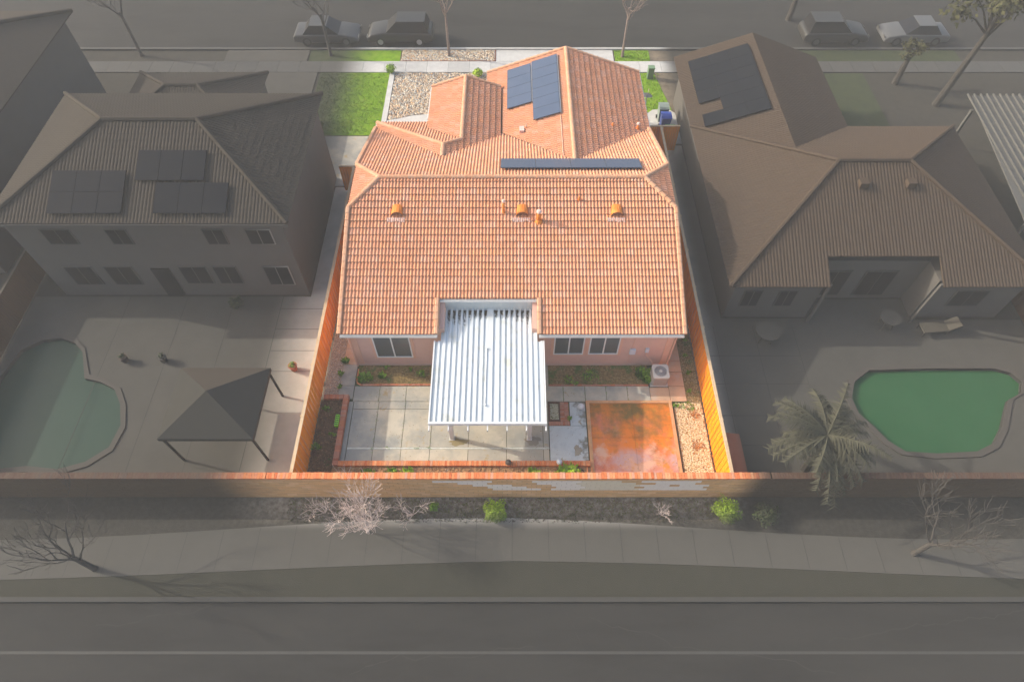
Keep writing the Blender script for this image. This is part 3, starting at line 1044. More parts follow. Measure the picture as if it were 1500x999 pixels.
# rear slope: single tiles along the eave, then the rest
o0 = (-XW, YE, ZE)
q = lambda x, y: (x + XW, (y - YE) / K)
roof_face(o0, (1, 0, 0), (0, 1, SL), [[q(-XW + .12, YE), q(NX0 - .1, YE), q(NX0 - .1, NY), q(-XW + .12, NY)]], roof, singles=65, acc=acc, seed=1)
roof_face(o0, (1, 0, 0), (0, 1, SL), [[q(NX1 + .1, YE), q(XW - .12, YE), q(XW - .12, NY), q(NX1 + .1, NY)]], roof, singles=95, acc=acc, seed=2)
roof_face(o0, (1, 0, 0), (0, 1, SL), [[q(-XW + .12, NY), q(XW - .12, NY), q(XW - .12, JY0), q(JX, YR), q(-JX, YR), q(-XW + .12, JY0)]], roof, singles=130, acc=acc, seed=3)
# small clipped ends
for sgn in (-1, 1):
    ox = sgn * XW
    zc = zr(JY0)
    up = Vector((-sgn * (XW - JX), 0, ZR - zc)).normalized()
    L_ = math.hypot(XW - JX, ZR - zc)
    u_ = (0, -1, 0) if sgn < 0 else (0, 1, 0)
    oy = JY1 if sgn < 0 else JY0
    roof_face((ox, oy, zc), u_, up, [[(0, 0), (JY1 - JY0, 0), ((JY1 - YR) if sgn < 0 else (YR - JY0), L_)]], roof, acc=acc, seed=4)
# main front slope (u runs to -X)
of = (XW, 31.05, zf(31.05))
q = lambda x, y: (XW - x, (31.05 - y) / K)
fp = [(p[0], p[1]) for p in front_poly3]
P_ = lambda *pts: [q(*p) for p in pts]
yVl = yv(bw(XV))
roof_face(of, (-1, 0, 0), (0, -1, SL), [
    P_((-XW + .1, JY1), (-JX, YR), (HX, YR), (HX, yH), (-XW + .1, yv(hw(-XW)))),
    P_((HX, YR), (XV, YR), (XV, yVl), (HX, yH)),
    P_((XV, YR), (BX, YR), (BX, yB), (XV, yVl)),
    P_((BX, YR), (JX, YR), (XW - .1, JY1), (XW - .1, yv(be(XB1))), (BX, yB))], roof, acc=acc, seed=5)
# wide gable: east slope (u to +Y), west slope (u to -Y)
oE = (XB1, 25.0, be(XB1))
q = lambda x, y: (y - 25.0, (XB1 - x) / K)
roof_face(oE, (0, 1, 0), (-1, 0, SL), [[q(BX, yB), q(BX, BYF - .1), q(XB1, BYF - .1), q(XB1, yv(be(XB1)))]], roof, acc=acc, seed=6)
oW = (XB0, BYF, bw(XB0))
q = lambda x, y: (BYF - y, (x - XB0) / K)
roof_face(oW, (0, -1, 0), (1, 0, SL), [[q(XB0, BYF - .1), q(BX, BYF - .1), q(BX, 33.0), q(XB0, 33.0)],
                                       [q(XV + .1, 33.0), q(BX, 33.0), q(BX, yB), q(XV + .1, yVl)]], roof, acc=acc, seed=7)
# entry wing: east plane
oE = (XV, 26.0, zV)
q = lambda x, y: (y - 26.0, (XV - x) / K)
roof_face(oE, (0, 1, 0), (-1, 0, SL), [[q(HX, yH), q(HX, HP), q(AX, AYB), q(AX, yv(AZ))],
                                       [q(AX, yv(AZ)), q(AX, AYF - .1), q(XV, AYF - .1), q(XV, yv(zV))]], roof, acc=acc, seed=8)
# entry wing: west plane
oW = (HXW, yC, zHW)
q = lambda x, y: (yC - y, (x - HXW) / K)
roof_face(oW, (0, -1, 0), (1, 0, SL), [[q(HX, yH), q(HX, HP), q(HXW, yC), q(HXW, yv(zHW))]], roof, acc=acc, seed=9)
# entry wing: front plane
KF = 1 / math.sqrt(1 + FZ * FZ)
oF = (AX, yC, zHW)
yHip = HP + (yC - HP) * (HX - AX0) / (HX - HXW)
q = lambda x, y: (AX - x, (yC - y) / KF)
roof_face(oF, (-1, 0, 0), (0, -1, FZ), [[q(HXW, yC), q(AX0, yHip), q(AX0, yC)],
                                          [q(AX0, yHip), q(HX, HP), q(AX, AYB), q(AX0, fA(AX0))]], roof, acc=acc, seed=10)
# small gable west plane
oW = (AX0, AYF, zA0)
q = lambda x, y: (AYF - y, (x - AX0) / K)
roof_face(oW, (0, -1, 0), (1, 0, SL), [[q(AX0, AYF - .1), q(AX, AYF - .1), q(AX, AYB), q(AX0, fA(AX0))]], roof, acc=acc, seed=11)
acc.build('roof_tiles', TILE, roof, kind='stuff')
# ridges, hips and rakes
caps((-JX, YR, ZR), (JX, YR, ZR), roof)
for s_ in (-1, 1):
    caps((s_ * XW, JY0, zr(JY0)), (s_ * JX, YR, ZR), roof)
    caps((s_ * XW, JY1, zf(JY1)), (s_ * JX, YR, ZR), roof)
caps((-XW, YE, ZE), (-XW, JY0, zr(JY0)), roof, 'rake', name='rake_tile')
caps((XW, YE, ZE), (XW, JY0, zr(JY0)), roof, 'rake', flip=True, name='rake_tile')
caps((-XW, yv(hw(-XW)), hw(-XW)), (-XW, JY1, zf(JY1)), roof, 'rake', flip=True, name='rake_tile')
caps((XW, yv(be(XB1)), be(XB1)), (XW, JY1, zf(JY1)), roof, 'rake', name='rake_tile')
caps((NX0, YE, ZE), (NX0, NY, zr(NY)), roof, 'rake', flip=True, name='rake_tile')
caps((NX1, YE, ZE), (NX1, NY, zr(NY)), roof, 'rake', name='rake_tile')
caps((BX, BYF, BZ), (BX, yB, BZ), roof)
caps((XB0, BYF, bw(XB0)), (BX, BYF, BZ), roof, 'rake', name='rake_tile')
caps((XB1, BYF, be(XB1)), (BX, BYF, BZ), roof, 'rake', flip=True, name='rake_tile')
caps((HX, HP, HZ), (HX, yH, HZ), roof)
caps((HXW, yC, zHW), (HX, HP, HZ), roof)
caps((AX, AYB, AZ), (HX, HP, HZ), roof)
caps((AX, AYF, AZ), (AX, AYB, AZ), roof)
caps((AX0, AYF, zA0), (AX, AYF, AZ), roof, 'rake', name='rake_tile')
caps((XV, AYF, zV), (AX, AYF, AZ), roof, 'rake', flip=True, name='rake_tile')

# walls
b = B()
G = .14
b.ext([(18.3, 0), (18.3, zr(18.3) - G), (22.5, 5.02), (24.9, 5.02), (29.3, zf(29.3) - G), (29.3, 0)], -7.42, 7.42, 'x')
b.ext([(16.68, 0), (16.68, zr(16.68) - G), (18.3, zr(18.3) - G), (18.3, 0)], -7.421, -3.05, 'x')
b.ext([(16.68, 0), (16.68, zr(16.68) - G), (18.3, zr(18.3) - G), (18.3, 0)], .92, 7.421, 'x')
b.ext([(-1.2, 0), (-1.2, bw(-1.2) - G), (BX, BZ - G), (7.40, be(7.40) - G), (7.40, 0)], 29.2, 35.2, 'y')
b.ext([(-4.35, 0), (-4.35, zA0 - .02), (AX, AZ - G), (-1.0, he(-1.0) - G), (-1.0, 0)], 28.5, 33.2, 'y')
b.box(-7.35, -4.0, 28.5, yC - .35, 0, zHW - .08)
b.build('wall', STUCCO, house)
b = B()   # raised stucco trim round the rear corners and windows
for sg in (-1, 1):
    b = B()
    pts = [(sg * 7.15, 16.645), (sg * 7.455, 16.645), (sg * 7.455, 17.0), (sg * 7.42, 17.0), (sg * 7.42, 16.68), (sg * 7.15, 16.68)]
    b.prism(pts, 0, 2.98)
    b.build('corner_trim', TRIM, house)
b = B()
b.box(-7.41, -3.06, 16.64, 16.68, 0, .12)
b.box(.93, 7.41, 16.64, 16.68, 0, .12)
b.build('wall_base', mat('wall_base_stucco', [(.55, .38, .31), (.62, .44, .36)], 2, .9, .2, 60), house)


def window(x0, x1, z0, z1, y=16.68):
    fr = B()
    t = .055
    fr.box(x0, x1, y - .05, y - .002, z1 - t, z1)
    fr.box(x0, x1, y - .06, y - .002, z0, z0 + t)
    fr.box(x0, x0 + t, y - .05, y - .002, z0 + t, z1 - t)
    fr.box(x1 - t, x1, y - .05, y - .002, z0 + t, z1 - t)
    xm = (x0 + x1) / 2
    fr.box(xm - .03, xm + .03, y - .045, y - .002, z0 + t, z1 - t)
    f = fr.build('window', WHITE, house)
    for a, c, yy in ((x0 + t, xm - .03, -.022), (xm + .03, x1 - t, -.012)):
        p = B()
        p.box(a, c, y + yy, y + yy + .008, z0 + t, z1 - t)
        p.build('pane', GLASS, f)
    s_ = B()   # stucco band round it
    w_ = .13
    for bx in ((x0 - w_, x1 + w_, z0 - w_, z0 - .002), (x0 - w_, x0 - .002, z0, z1), (x1 + .002, x1 + w_, z0, z1)):
        s_.box(bx[0], bx[1], y - .03, y - .001, bx[2], bx[3])
    s_.build('surround', TRIM, f)


window(-6.43, -4.71, .72, 2.47)
window(1.95, 3.36, .98, 2.42)
window(3.60, 5.00, .99, 2.41)
b = B()   # sliding door in the recess behind the patio cover
b.box(-2.4, -.2, 18.25, 18.298, .05, 2.2)
dd = b.build('sliding_door', WHITE, house)
for a, c in ((-2.33, -1.35), (-1.25, -.27)):
    p = B()
    p.box(a, c, 18.238, 18.249, .12, 2.13)
    p.build('pane', GLASS, dd)


def gutter(x0, x1, y, z, name='gutter'):
    bb = B()
    bb.box(x0, x1, y - .10, y - .088, z - .11, z - .005)
    bb.box(x0, x1, y - .088, y - .012, z - .11, z - .098)
    bb.box(x0, x1, y - .012, y, z - .11, z + .0)
    for i in range(int((x1 - x0) / 1.5) + 1):
        xx = x0 + .05 + i * (x1 - x0 - .1) / max(1, int((x1 - x0) / 1.5))
        bb.box(xx - .02, xx + .02, y - .112, y - .101, z - .1, z + .005)
    g = bb.build(name, GUTTER, house)
    bb = B()
    bb.box(x0, x1, y + .003, y + .03, z - .20, z - .015)
    bb.build('fascia', WHITE, house)
    return g


gutter(-XW + .02, NX0 + .02, YE - .01, ZE - .005)
gutter(NX1 - .02, XW - .02, YE - .01, ZE - .005)
gutter(NX0 + .1, NX1 - .1, NY - .01, zr(NY) - .005)
b = B()
b.box(NX0 + .08, NX1 - .08, NY + .005, NY + .04, 2.75, zr(NY) - .215)
b.box(NX0 + .08, NX1 - .08, NY + .04, 18.31, 2.75, 2.78)
b.build('ledger_board', mat('pale_blue_trim', [(.50, .54, .54), (.60, .63, .62)], 3, .7, .1), house)
b = B()
for x0, x1 in ((-7.69, -3.38), (1.24, 7.69)):
    b.box(x0, x1, YE + .03, 16.7, ZE - .19, ZE - .17)
b.box(-3.375, -3.35, YE, NY, 2.80, ZE - .02)
b.box(1.215, 1.235, YE, NY, 2.80, ZE - .02)
b.build('soffit', WHITE, house)
# side eave gutters and rake boards of the front wings
b = B()
for x, y0, y1, z in ((XB1 + .03, 29.6, BYF, be(XB1)), (AX0 - .03, 30.7, AYF, zA0), (HXW - .03, 29.4, yC, zHW)):
    b.box(x - .05, x + .05, y0, y1, z - .11, z - .02)
b.build('side_gutter', GUTTER, house)
# down pipes
for x in (-7.48, 7.50):
    b = B()
    b.bar((x, YE + .02, ZE - .1), (x, 16.60, 2.7), .06, .06)
    b.bar((x, 16.60, 2.7), (x, 16.60, .05), .06, .06, up=(0, 1, 0))
    b.build('downpipe', TRIM, house)
# fittings on the wall beside the condenser
b = B()
b.box(5.55, 5.82, 16.58, 16.679, 1.05, 1.42)
b.build('meter_box', mat('pale_grey_box', [(.60, .64, .70)], 1, .5), house)
b = B()
b.box(6.28, 6.44, 16.60, 16.679, 1.18, 1.48)
b.build('disconnect_box', MATS['pale_grey_box'], house)
b = B()
b.tube([(5.62, 16.66, 1.42), (5.66, 16.66, 2.2), (5.75, 16.66, 2.95)], .014)
b.tube([(5.6, 16.66, 1.05), (5.58, 16.66, .1)], .014)
b.tube([(6.36, 16.64, 1.18), (6.37, 16.62, .95), (6.6, 16.5, .75), (6.8, 16.2, .55)], .018)
b.build('conduit', TRIM, house)

# roof vents
def roof_pt(x, y, h=0.0):
    return Vector((x, y, zr(y))) + Vector((0, -SL, 1)).normalized() * h


def dormer_vent(x, y):
    """half-round hooded vent opening down the slope"""
    bb = B()
    n = 9
    rw, L = .29, .50
    front, back = [], []
    for i in range(n):
        a = math.pi * i / (n - 1)
        front.append(Vector((x + math.cos(a) * rw, y - L * .5, zr(y - L * .5) + .04 + math.sin(a) * .27)))
        back.append(Vector((x + math.cos(a) * rw * .82, y + L * .55, zr(y + L * .55) + .03 + math.sin(a) * .10)))
    vs = front + back
    fs = [(i, i + 1, n + i + 1, n + i) for i in range(n - 1)] + [tuple(range(n, 2 * n))]
    inn = [p + Vector((0, .07, 0)) for p in front]
    bb.add(vs, fs)
    v = bb.build('roof_vent', ORANGE, house)
    g = B()
    g.add(inn, [tuple(range(n))])
    g.build('vent_mouth', mat('vent_shade', [(.30, .13, .07)], 1, .8), v)
    fl = B()
    for i in range(9):
        xx = x - .42 + i * .094
        fl.bar(roof_pt(xx, y - .33, .075), roof_pt(xx, y - .50 + rnd.uniform(-.03, .03), .055), .07, .02)
    fl.build('flashing', FLASH, v)


for x in (-5.39, .48, 4.91):
    dormer_vent(x, 22.0)


def pipe(x, y, z, r, h, m=ORANGE, capr=None, name='vent_pipe'):
    bb = B()
    bb.cyl(x, y, z - .1, z + h, r, 10)
    v = bb.build(name, m, house, True)
    if capr:
        c = B()
        c.cyl(x, y, z + h, z + h + .07, capr, 10, r2=capr * .5)
        c.cyl(x, y, z + h - .06, z + h, capr * .9, 10)
        c.build('pipe_cap', FLASH, v)
    f = B()
    f.cyl(x, y, z - .03, z + .12, r * 2.1, 10, r2=r * 1.1)
    f.build('pipe_boot', ORANGE, v)
    return v


pipe(-.39, 21.95, zr(21.95), .06, .75, capr=.09)
pipe(1.25, 21.55, zr(21.55), .11, .62, capr=.13)
pipe(3.16, 22.55, zr(22.55), .04, .22)
pipe(7.0, 29.9, be(7.0), .07, .38, capr=.10)
pipe(5.5, 29.5, be(5.5), .04, .2)
pipe(.78, 29.3, bw(.78), .035, .3, m=TRIM)
b = B()
b.box(.40, .66, 29.0, 29.4, bw(.53) + .02, bw(.53) + .2)
b.build('junction_box', FLASH, house)
b = B()
b.tube([(2.62, 29.5, bw(2.62) + .09), (2.62, 26.1, bw(2.62) + .09)], .022)
b.build('conduit', TRIM, house)


# solar panels
def panel(p0, du, dv, n_, label=None):
    """p0 corner, du/dv edge vectors; frame with cell sheet inset"""
    p0, du, dv = Vector(p0), Vector(du), Vector(dv)
    nn = Vector(n_).normalized()
    t = .035
    bb = B()
    a, c = du.normalized() * .015, dv.normalized() * .015
    o_ = [p0, p0 + du, p0 + du + dv, p0 + dv]
    bb.add([q_ for q_ in o_] + [q_ + nn * t for q_ in o_], [(0, 1, 2, 3), (4, 5, 6, 7), (0, 1, 5, 4), (1, 2, 6, 5), (2, 3, 7, 6), (3, 0, 4, 7)])
    f = bb.build('solar_panel', ALU2, house)
    i_ = [p0 + a + c, p0 + du - a + c, p0 + du + dv - a - c, p0 + dv + a - c]
    bb = B()
    bb.add([q_ + nn * (t + .002) for q_ in i_] + [q_ + nn * (t + .006) for q_ in i_], [(0, 1, 2, 3), (4, 5, 6, 7), (0, 1, 5, 4), (1, 2, 6, 5), (2, 3, 7, 6), (3, 0, 4, 7)])
    bb.build('cell_sheet', CELL, f)


ALU2 = mat('dark_panel_frame', [(.06, .08, .11)], 1, .5)
nW = Vector((-SL, 0, 1)).normalized()
for x0, x1, y0, y1, n in ((-.22, 1.15, 31.3, 35.0, 4), (1.22, 2.66, 29.65, 35.1, 6)):
    for i in range(n):
        ya = y0 + (y1 - y0) * i / n
        p0 = Vector((x0, ya + .01, bw(x0))) + nW * .14
        panel(p0, (x1 - x0, 0, SL * (x1 - x0)), (0, (y1 - y0) / n - .006, 0), nW)
b = B()
b.bar(Vector((1.185, 31.3, bw(1.185))) + nW * .16, Vector((1.185, 35.05, bw(1.185))) + nW * .16, .03, .04)
b.bar(Vector((2.69, 29.6, bw(2.69))) + nW * .15, Vector((2.69, 35.1, bw(2.69))) + nW * .15, .03, .05)
b.build('array_rail', ALU, house)
nF = Vector((0, SL, 1)).normalized()
for i in range(4):
    x0 = -.55 + i * 1.72
    y0, y1 = 24.42, 25.55
    p0 = Vector((x0, y0, zf(y0))) + nF * .15
    panel(p0, (1.714, 0, 0), (0, y1 - y0, -SL * (y1 - y0)), nF)

# ------------------------------------------------------------------ patio cover
pc = thing('patio_cover', 'white ribbed metal patio cover on two posts behind the house', 'patio cover', (-1, 15, 0))
PX0, PX1, PY0, PY1, PZ0, PZ1 = -3.50, 1.45, 12.30, 17.93, 2.44, 2.80
pz = lambda y: PZ0 + (PZ1 - PZ0) * (y - PY0) / (PY1 - PY0)
n = 20
pw = (PX1 - PX0 - .12) / n
for i in range(n):
    x = PX0 + .06 + i * pw
    # raised rib on one half, flat pan on the other
    if i == 9:
        prof = [(0, .0), (pw * .5, 0), (pw * .55, .052), (pw - .001, .052)]
    elif i == 10:
        prof = [(0, .052), (pw - .07, .052), (pw - .05, 0), (pw - .001, 0)]
    else:
        prof = [(0, 0), (pw * .50, 0), (pw * .55, .052), (pw * .93, .052), (pw - .001, 0)]
    # the cover is wider than the roof recess: outer panels stop at the eave
    y1 = PY1 if (x > NX0 + .02 and x + pw < NX1 - .02) else YE - .14
    lo = [(x + a, PY0, PZ0 + c) for a, c in prof]
    hi = [(x + a, y1, pz(y1) + c) for a, c in prof]
    k = len(prof)
    bb = B()
    bb.add(lo + hi + [(p[0], p[1], p[2] - .006) for p in lo] + [(p[0], p[1], p[2] - .006) for p in hi],
           [(j, j + 1, k + j + 1, k + j) for j in range(k - 1)] + [(2 * k + j, 2 * k + j + 1, 3 * k + j + 1, 3 * k + j) for j in range(k - 1)] + [(j, j + 1, 2 * k + j + 1, 2 * k + j) for j in range(k - 1)])
    bb.build('roof_panel', WHITEM, pc)
b = B()
b.bar((PX0 + .03, PY0 - .0, pz(PY0) + .0), (PX0 + .03, YE - .14, pz(YE - .14) + .0), .055, .17)
b.build('edge_beam', WHITE, pc)
b = B()
b.bar((PX1 - .03, PY0, pz(PY0) + .0), (PX1 - .03, YE - .14, pz(YE - .14)), .055, .17)
b.build('edge_beam', WHITE, pc)
b = B()
b.box(PX0, PX1, PY0 - .10, PY0 - .002, PZ0 - .10, PZ0 + .075)
b.build('front_gutter', WHITE, pc)
for i in range(7):
    x = PX0 + .03 + i * (PX1 - PX0 - .06) / 6
    b = B()
    b.bar((x, PY0 - .33, PZ0 - .15), (x, YE - .2, pz(YE - .2) - .11), .05, .14)
    b.build('rafter', WHITE, pc)
b = B()
b.box(PX0 + .1, PX1 - .1, 12.64, 12.72, 2.1, 2.29)
b.box(PX0 + .1, PX1 - .1, 12.80, 12.88, 2.1, 2.29)
b.build('cross_beam', WHITE, pc)
for x in (-2.70, .78):
    b = B()
    b.box(x - .09, x + .09, 12.67, 12.85, 0.02, 2.10)
    b.box(x - .12, x + .12, 12.64, 12.88, 0.0, .03)
    b.build('post', WHITE, pc)
b = B()
b.tube([(-1.12, 15.8, pz(15.8) + .075), (-1.14, 13.05, pz(13.05) + .075)], .022)
b.tube([(-1.12, 15.8, pz(15.8) + .06), (-1.12, 15.8, pz(15.8) + .14)], .04, 8)
b.tube([(-1.14, 13.05, pz(13.05) + .06), (-1.14, 13.05, pz(13.05) + .14)], .045, 8)
b.build('roof_conduit', WHITE, pc)
r = random.Random(31)
b = B()
for _ in range(2600):
    x = r.uniform(NX0 + .15, NX1 - .15)
    dist = abs(r.gauss(0, 1)) * (.24 if int((x + 5) / .12) % 2 else .05) * (1.3 if x < -2 or x > .2 else .7)
    y = 17.86 - dist
    z = pz(y) + .012
    a = r.random() * 6.28
    s_ = r.uniform(.015, .045)
    b.add([(x + math.cos(a) * s_, y + math.sin(a) * s_, z), (x - math.sin(a) * s_ * .5, y + math.cos(a) * s_ * .5, z + .012), (x - math.cos(a) * s_, y - math.sin(a) * s_, z + .004),
           (x + math.sin(a) * s_ * .5, y - math.cos(a) * s_ * .5, z + .01)], [(0, 1, 2, 3)])
tag(b.build('leaf_litter', mat('dead_leaf', [(.045, .04, .028), (.10, .075, .045)], 20, .9)), 'dark leaf litter along the upper edge of the patio cover', None, kind='stuff')

# ------------------------------------------------------------------ small yard things
ac = thing('condenser_unit', 'beige air conditioner condenser beside the corner of the house wall', 'air conditioner', (7.0, 15.85, 0))
X0, X1, Y0, Y1 = 6.62, 7.38, 15.46, 16.22
b = B()
rc = .10
def rounded(x0, x1, y0, y1, r_, k=4):
    pts = []
    for cx_, cy_, a0 in ((x1 - r_, y1 - r_, 0), (x0 + r_, y1 - r_, 90), (x0 + r_, y0 + r_, 180), (x1 - r_, y0 + r_, 270)):
        for i in range(k + 1):
            a = R(a0 + 90 * i / k)
            pts.append((cx_ + math.cos(a) * r_, cy_ + math.sin(a) * r_))
    return pts
b.prism(rounded(X0 + .02, X1 - .02, Y0 + .02, Y1 - .02, .08), .06, .70)
b.build('casing', ACS, ac)
b = B()
for i in range(14):
    z = .10 + i * .042
    b.prism(rounded(X0 + .012, X1 - .012, Y0 + .012, Y1 - .012, .085), z, z + .018)
b.build('louvres', mat('brown_grey_louvre', [(.34, .29, .25), (.40, .34, .30)], 3, .6), ac, kind='stuff')
ring_o = rounded(X0, X1, Y0, Y1, .10)
cx, cy = (X0 + X1) / 2, (Y0 + Y1) / 2
ring_i = [(cx + math.cos(2 * math.pi * i / 24) * .29, cy + math.sin(2 * math.pi * i / 24) * .29) for i in range(24)]
sheet('top_cover', ring_o, .76, ACM, holes=[ring_i], depth=.07, parent=ac)
b = B()
for i in range(20):
    a = 2 * math.pi * i / 20
    b.bar((cx + math.cos(a) * .07, cy + math.sin(a) * .07, .775), (cx + math.cos(a) * .30, cy + math.sin(a) * .30, .765), .010, .008)
for rr in (.13, .19, .25):
    pts = [(cx + math.cos(2 * math.pi * i / 20) * rr, cy + math.sin(2 * math.pi * i / 20) * rr, .772) for i in range(21)]
    b.tube(pts, .005, 4, caps=False)
b.build('fan_guard', ALU, ac, kind='stuff')
b = B()
b.cyl(cx, cy, .74, .79, .075, 14)
b.build('fan_hub', ACM, ac)
for i in range(4):
    a = i * math.pi / 2 + .4
    b = B()
    b.add([(cx + math.cos(a) * .06, cy + math.sin(a) * .06, .70), (cx + math.cos(a - .3) * .27, cy + math.sin(a - .3) * .27, .66), (cx + math.cos(a + .45) * .27, cy + math.sin(a + .45) * .27, .71), (cx + math.cos(a + .9) * .06, cy + math.sin(a + .9) * .06, .70)], [(0, 1, 2, 3)])
    b.build('fan_blade', mat('fan_blade_grey', [(.30, .30, .31)], 1, .5), ac)
b = B()
b.box(X0 - .04, X1 + .04, Y0 - .03, Y1 + .04, -.01, .06)
b.build('base_slab', CONCW, ac)

b = B()
b.box(-8.06, -7.90, 13.22, 13.78, .12, .34)
cr = b.build('garden_crate', mat('lime_plastic', [(.26, .72, .02), (.30, .80, .03)], 3, .5))
tag(cr, 'bright lime green plastic crate lying in the brick planter', 'crate')
b = B()
for i in range(5):
    for j in range(2):
        b.box(-8.045 + j * .075, -7.985 + j * .075, 13.25 + i * .105, 13.32 + i * .105, .341, .346)
b.build('slot', solid('dark_slot', (.05, .16, .01)), cr, kind='stuff')


def weed(x, y, z, rad, h, n, label, m=WEED, seed=0, group='weeds growing in the yard beds', name='weed_clump'):
    r_ = random.Random(seed + int(x * 100) + int(y * 37))
    bb = B()
    for _ in range(max(3, n // 12)):
        a, k = r_.random() * 6.28, r_.random() ** .5 * rad
        tuft(bb, x + math.cos(a) * k, y + math.sin(a) * k * .7, z, rad * .35, h, 12, r_)
    o_ = bb.build(name, m)
    tag(o_, label, 'weed', group)


weed(-7.05, 15.9, 0, .32, .2, 260, 'big leafy weed clump at the curved corner of the bed by the wide window')
weed(-6.25, 16.0, 0, .16, .2, 120, 'upright weed clump just left of the sunlit triangle in the bed')
weed(-6.05, 16.5, 0, .14, .1, 60, 'small weed against the wall under the wide window')
weed(-4.35, 16.15, 0, .24, .14, 90, 'sprawling weed near the patio cover in the bed under the wide window')
weed(-4.9, 16.4, 0, .10, .12, 40, 'tiny weed by the wall between two larger weeds')
weed(6.28, 16.1, 0, .30, .26, 420, 'dense green weeds beside the air conditioner')
weed(6.45, 15.75, 0, .16, .24, 200, 'green weeds spilling in front of the air conditioner')
weed(2.9, 15.75, 0, .34, .12, 150, 'low weeds at the brick edge beneath the paired windows')
weed(3.7, 16.0, 0, .45, .10, 170, 'dark flattened weeds midway along the bed beneath the paired windows', name='weed_clump')
weed(-8.15, 16.8, 0, .13, .22, 120, 'tall weeds beside the side walk at the house corner')
weed(-8.22, 16.1, 0, .10, .2, 90, 'weeds in the gravel just below the house corner')
weed(-8.18, 15.4, 0, .08, .16, 50, 'small weeds where the side walk meets the patio')
weed(-8.65, 14.2, .12, .2, .12, 90, 'low weed in the upper corner of the dark planter')
weed(-8.75, 12.2, .12, .18, .16, 110, 'weed at the fence foot in the dark planter')
weed(-8.1, 12.9, .12, .16, .1, 80, 'weed below the lime crate in the dark planter')
for i, (x, y) in enumerate(((-6.3, 10.95), (-5.3, 10.95), (-4.55, 11.0), (.95, 10.95))):
    weed(x, y, .10, .24, .2, 190, ['weed clump at the shaded end of the long planter', 'small weed clump between two others in the long planter',
                                   'bright weed clump near the end of the long planter', 'yellow green weed past the dark stone in the long planter'][i], LIME if i > 1 else WEED)
weed(2.45, 10.95, .10, .36, .34, 520, 'large lime green plant in the long planter by the black hoop', LIME, name='leafy_plant')
weed(1.95, 10.9, .10, .2, .2, 160, 'low lime green plant beside the large one in the long planter', LIME, name='leafy_plant')
weed(2.62, 13.72, 0, .10, .12, 60, 'weed at the corner of the small square brick bed')
weed(7.62, 14.4, 0, .12, .12, 90, 'weed at the corner where pad and pebbles meet')
weed(8.2, 14.35, 0, .28, .09, 110, 'low weeds between the side walk and pebble bed')
for i, (x, y) in enumerate(((8.5, 16.2), (8.45, 17.2), (8.35, 15.2), (8.6, 18.1))):
    weed(x, y, 0, .12, .1, 60, ['weed in side gravel opposite the condenser', 'weed in side gravel level with the house wall', 'weed in side gravel nearest the pebble bed', 'weed in side gravel beyond the house corner'][i])
for x, y, lb in ((-6.3, 12.26, 'thin weeds in the shaded part of the drain strip'), (-5.6, 12.27, 'thin weeds in the drain strip where shade meets sun'),
                 (-4.3, 12.27, 'thin weeds midway along the sunny drain strip'), (-3.7, 12.26, 'thin weeds in the drain strip beside the patio cover corner')):
    weed(x, y, .0, .08, .04, 40, lb, group='weeds in the drain strip')

b = B()
n = 8
def ball(x, y, z, r_, m, name, label, cat, sq=1.0):
    bb = B()
    rings, seg = 7, 12
    vs = []
    rr = random.Random(int(x * 99))
    for i in range(rings + 1):
        th = math.pi * i / rings
        for j in range(seg):
            ph = 2 * math.pi * j / seg
            k = 1 + rr.uniform(-.05, .05) * (sq != 1.0)
            vs.append((x + r_ * k * math.sin(th) * math.cos(ph), y + r_ * k * math.sin(th) * math.sin(ph), z + r_ * sq * math.cos(th)))
    fs = [(i * seg + j, i * seg + (j + 1) % seg, (i + 1) * seg + (j + 1) % seg, (i + 1) * seg + j) for i in range(rings) for j in range(seg)]
    bb.add(vs, fs)
    o_ = bb.build(name, m, None, True)
    tag(o_, label, cat)
    return o_


gb = ball(3.20, 14.28, .17, .155, WHITE, 'garden_globe', 'round white globe by the corner of the rust stained pad', 'globe')
b = B()
b.cyl(3.20, 14.28, -.01, .04, .09, 12)
b.build('base', solid('dark_metal', (.05, .05, .05)), gb)
ball(2.07, 11.44, .36, .13, MATS['pale_grey_box'], 'garden_stone', 'pale stone on the planter bricks above the large lime green plant', 'stone', .8)
ball(-.16, 11.42, .37, .14, solid('dark_stone', (.12, .10, .09), .9), 'garden_stone', 'dark stone resting on the long planter bricks in front of the patio cover', 'stone', .9)
b = B()
pts = [(2.98 + math.cos(2 * math.pi * i / 20) * .17, 11.0 + math.sin(2 * math.pi * i / 20) * .17, .18) for i in range(21)]
b.tube(pts, .02, 5, caps=False)
hp = b.build('hoop', solid('black_rubber', (.03, .03, .03)))
tag(hp, 'black hoop lying in the long planter beside the lime green plant', 'hoop')
b = B()
for x in (3.28, 3.50 - .02):
    b.box(x, x + .035, 10.3, 11.3, .10, .16)
tr = b.build('trellis_frame', solid('orange_wood_strip', (.65, .25, .10), .8), None, kind='thing')
tag(tr, 'two thin orange timber strips across the end of the long planter', 'strips')
b = B()
b.tube([(-2.85, 11.0, .1), (-2.82, 11.0, .35), (-2.86, 11.0, .6)], [.03, .022, .015], 6)
b.tube([(-2.83, 11.0, .35), (-2.72, 11.05, .55)], [.015, .01], 5)
b.tube([(-2.83, 11.0, .30), (-2.95, 10.95, .45)], [.015, .01], 5)
tag(b.build('cut_stem', mat('bleached_wood', [(.55, .50, .46), (.45, .35, .30)], 8, .9)), 'bleached stub of a cut shrub in the long planter', 'stub')
r = random.Random(44)
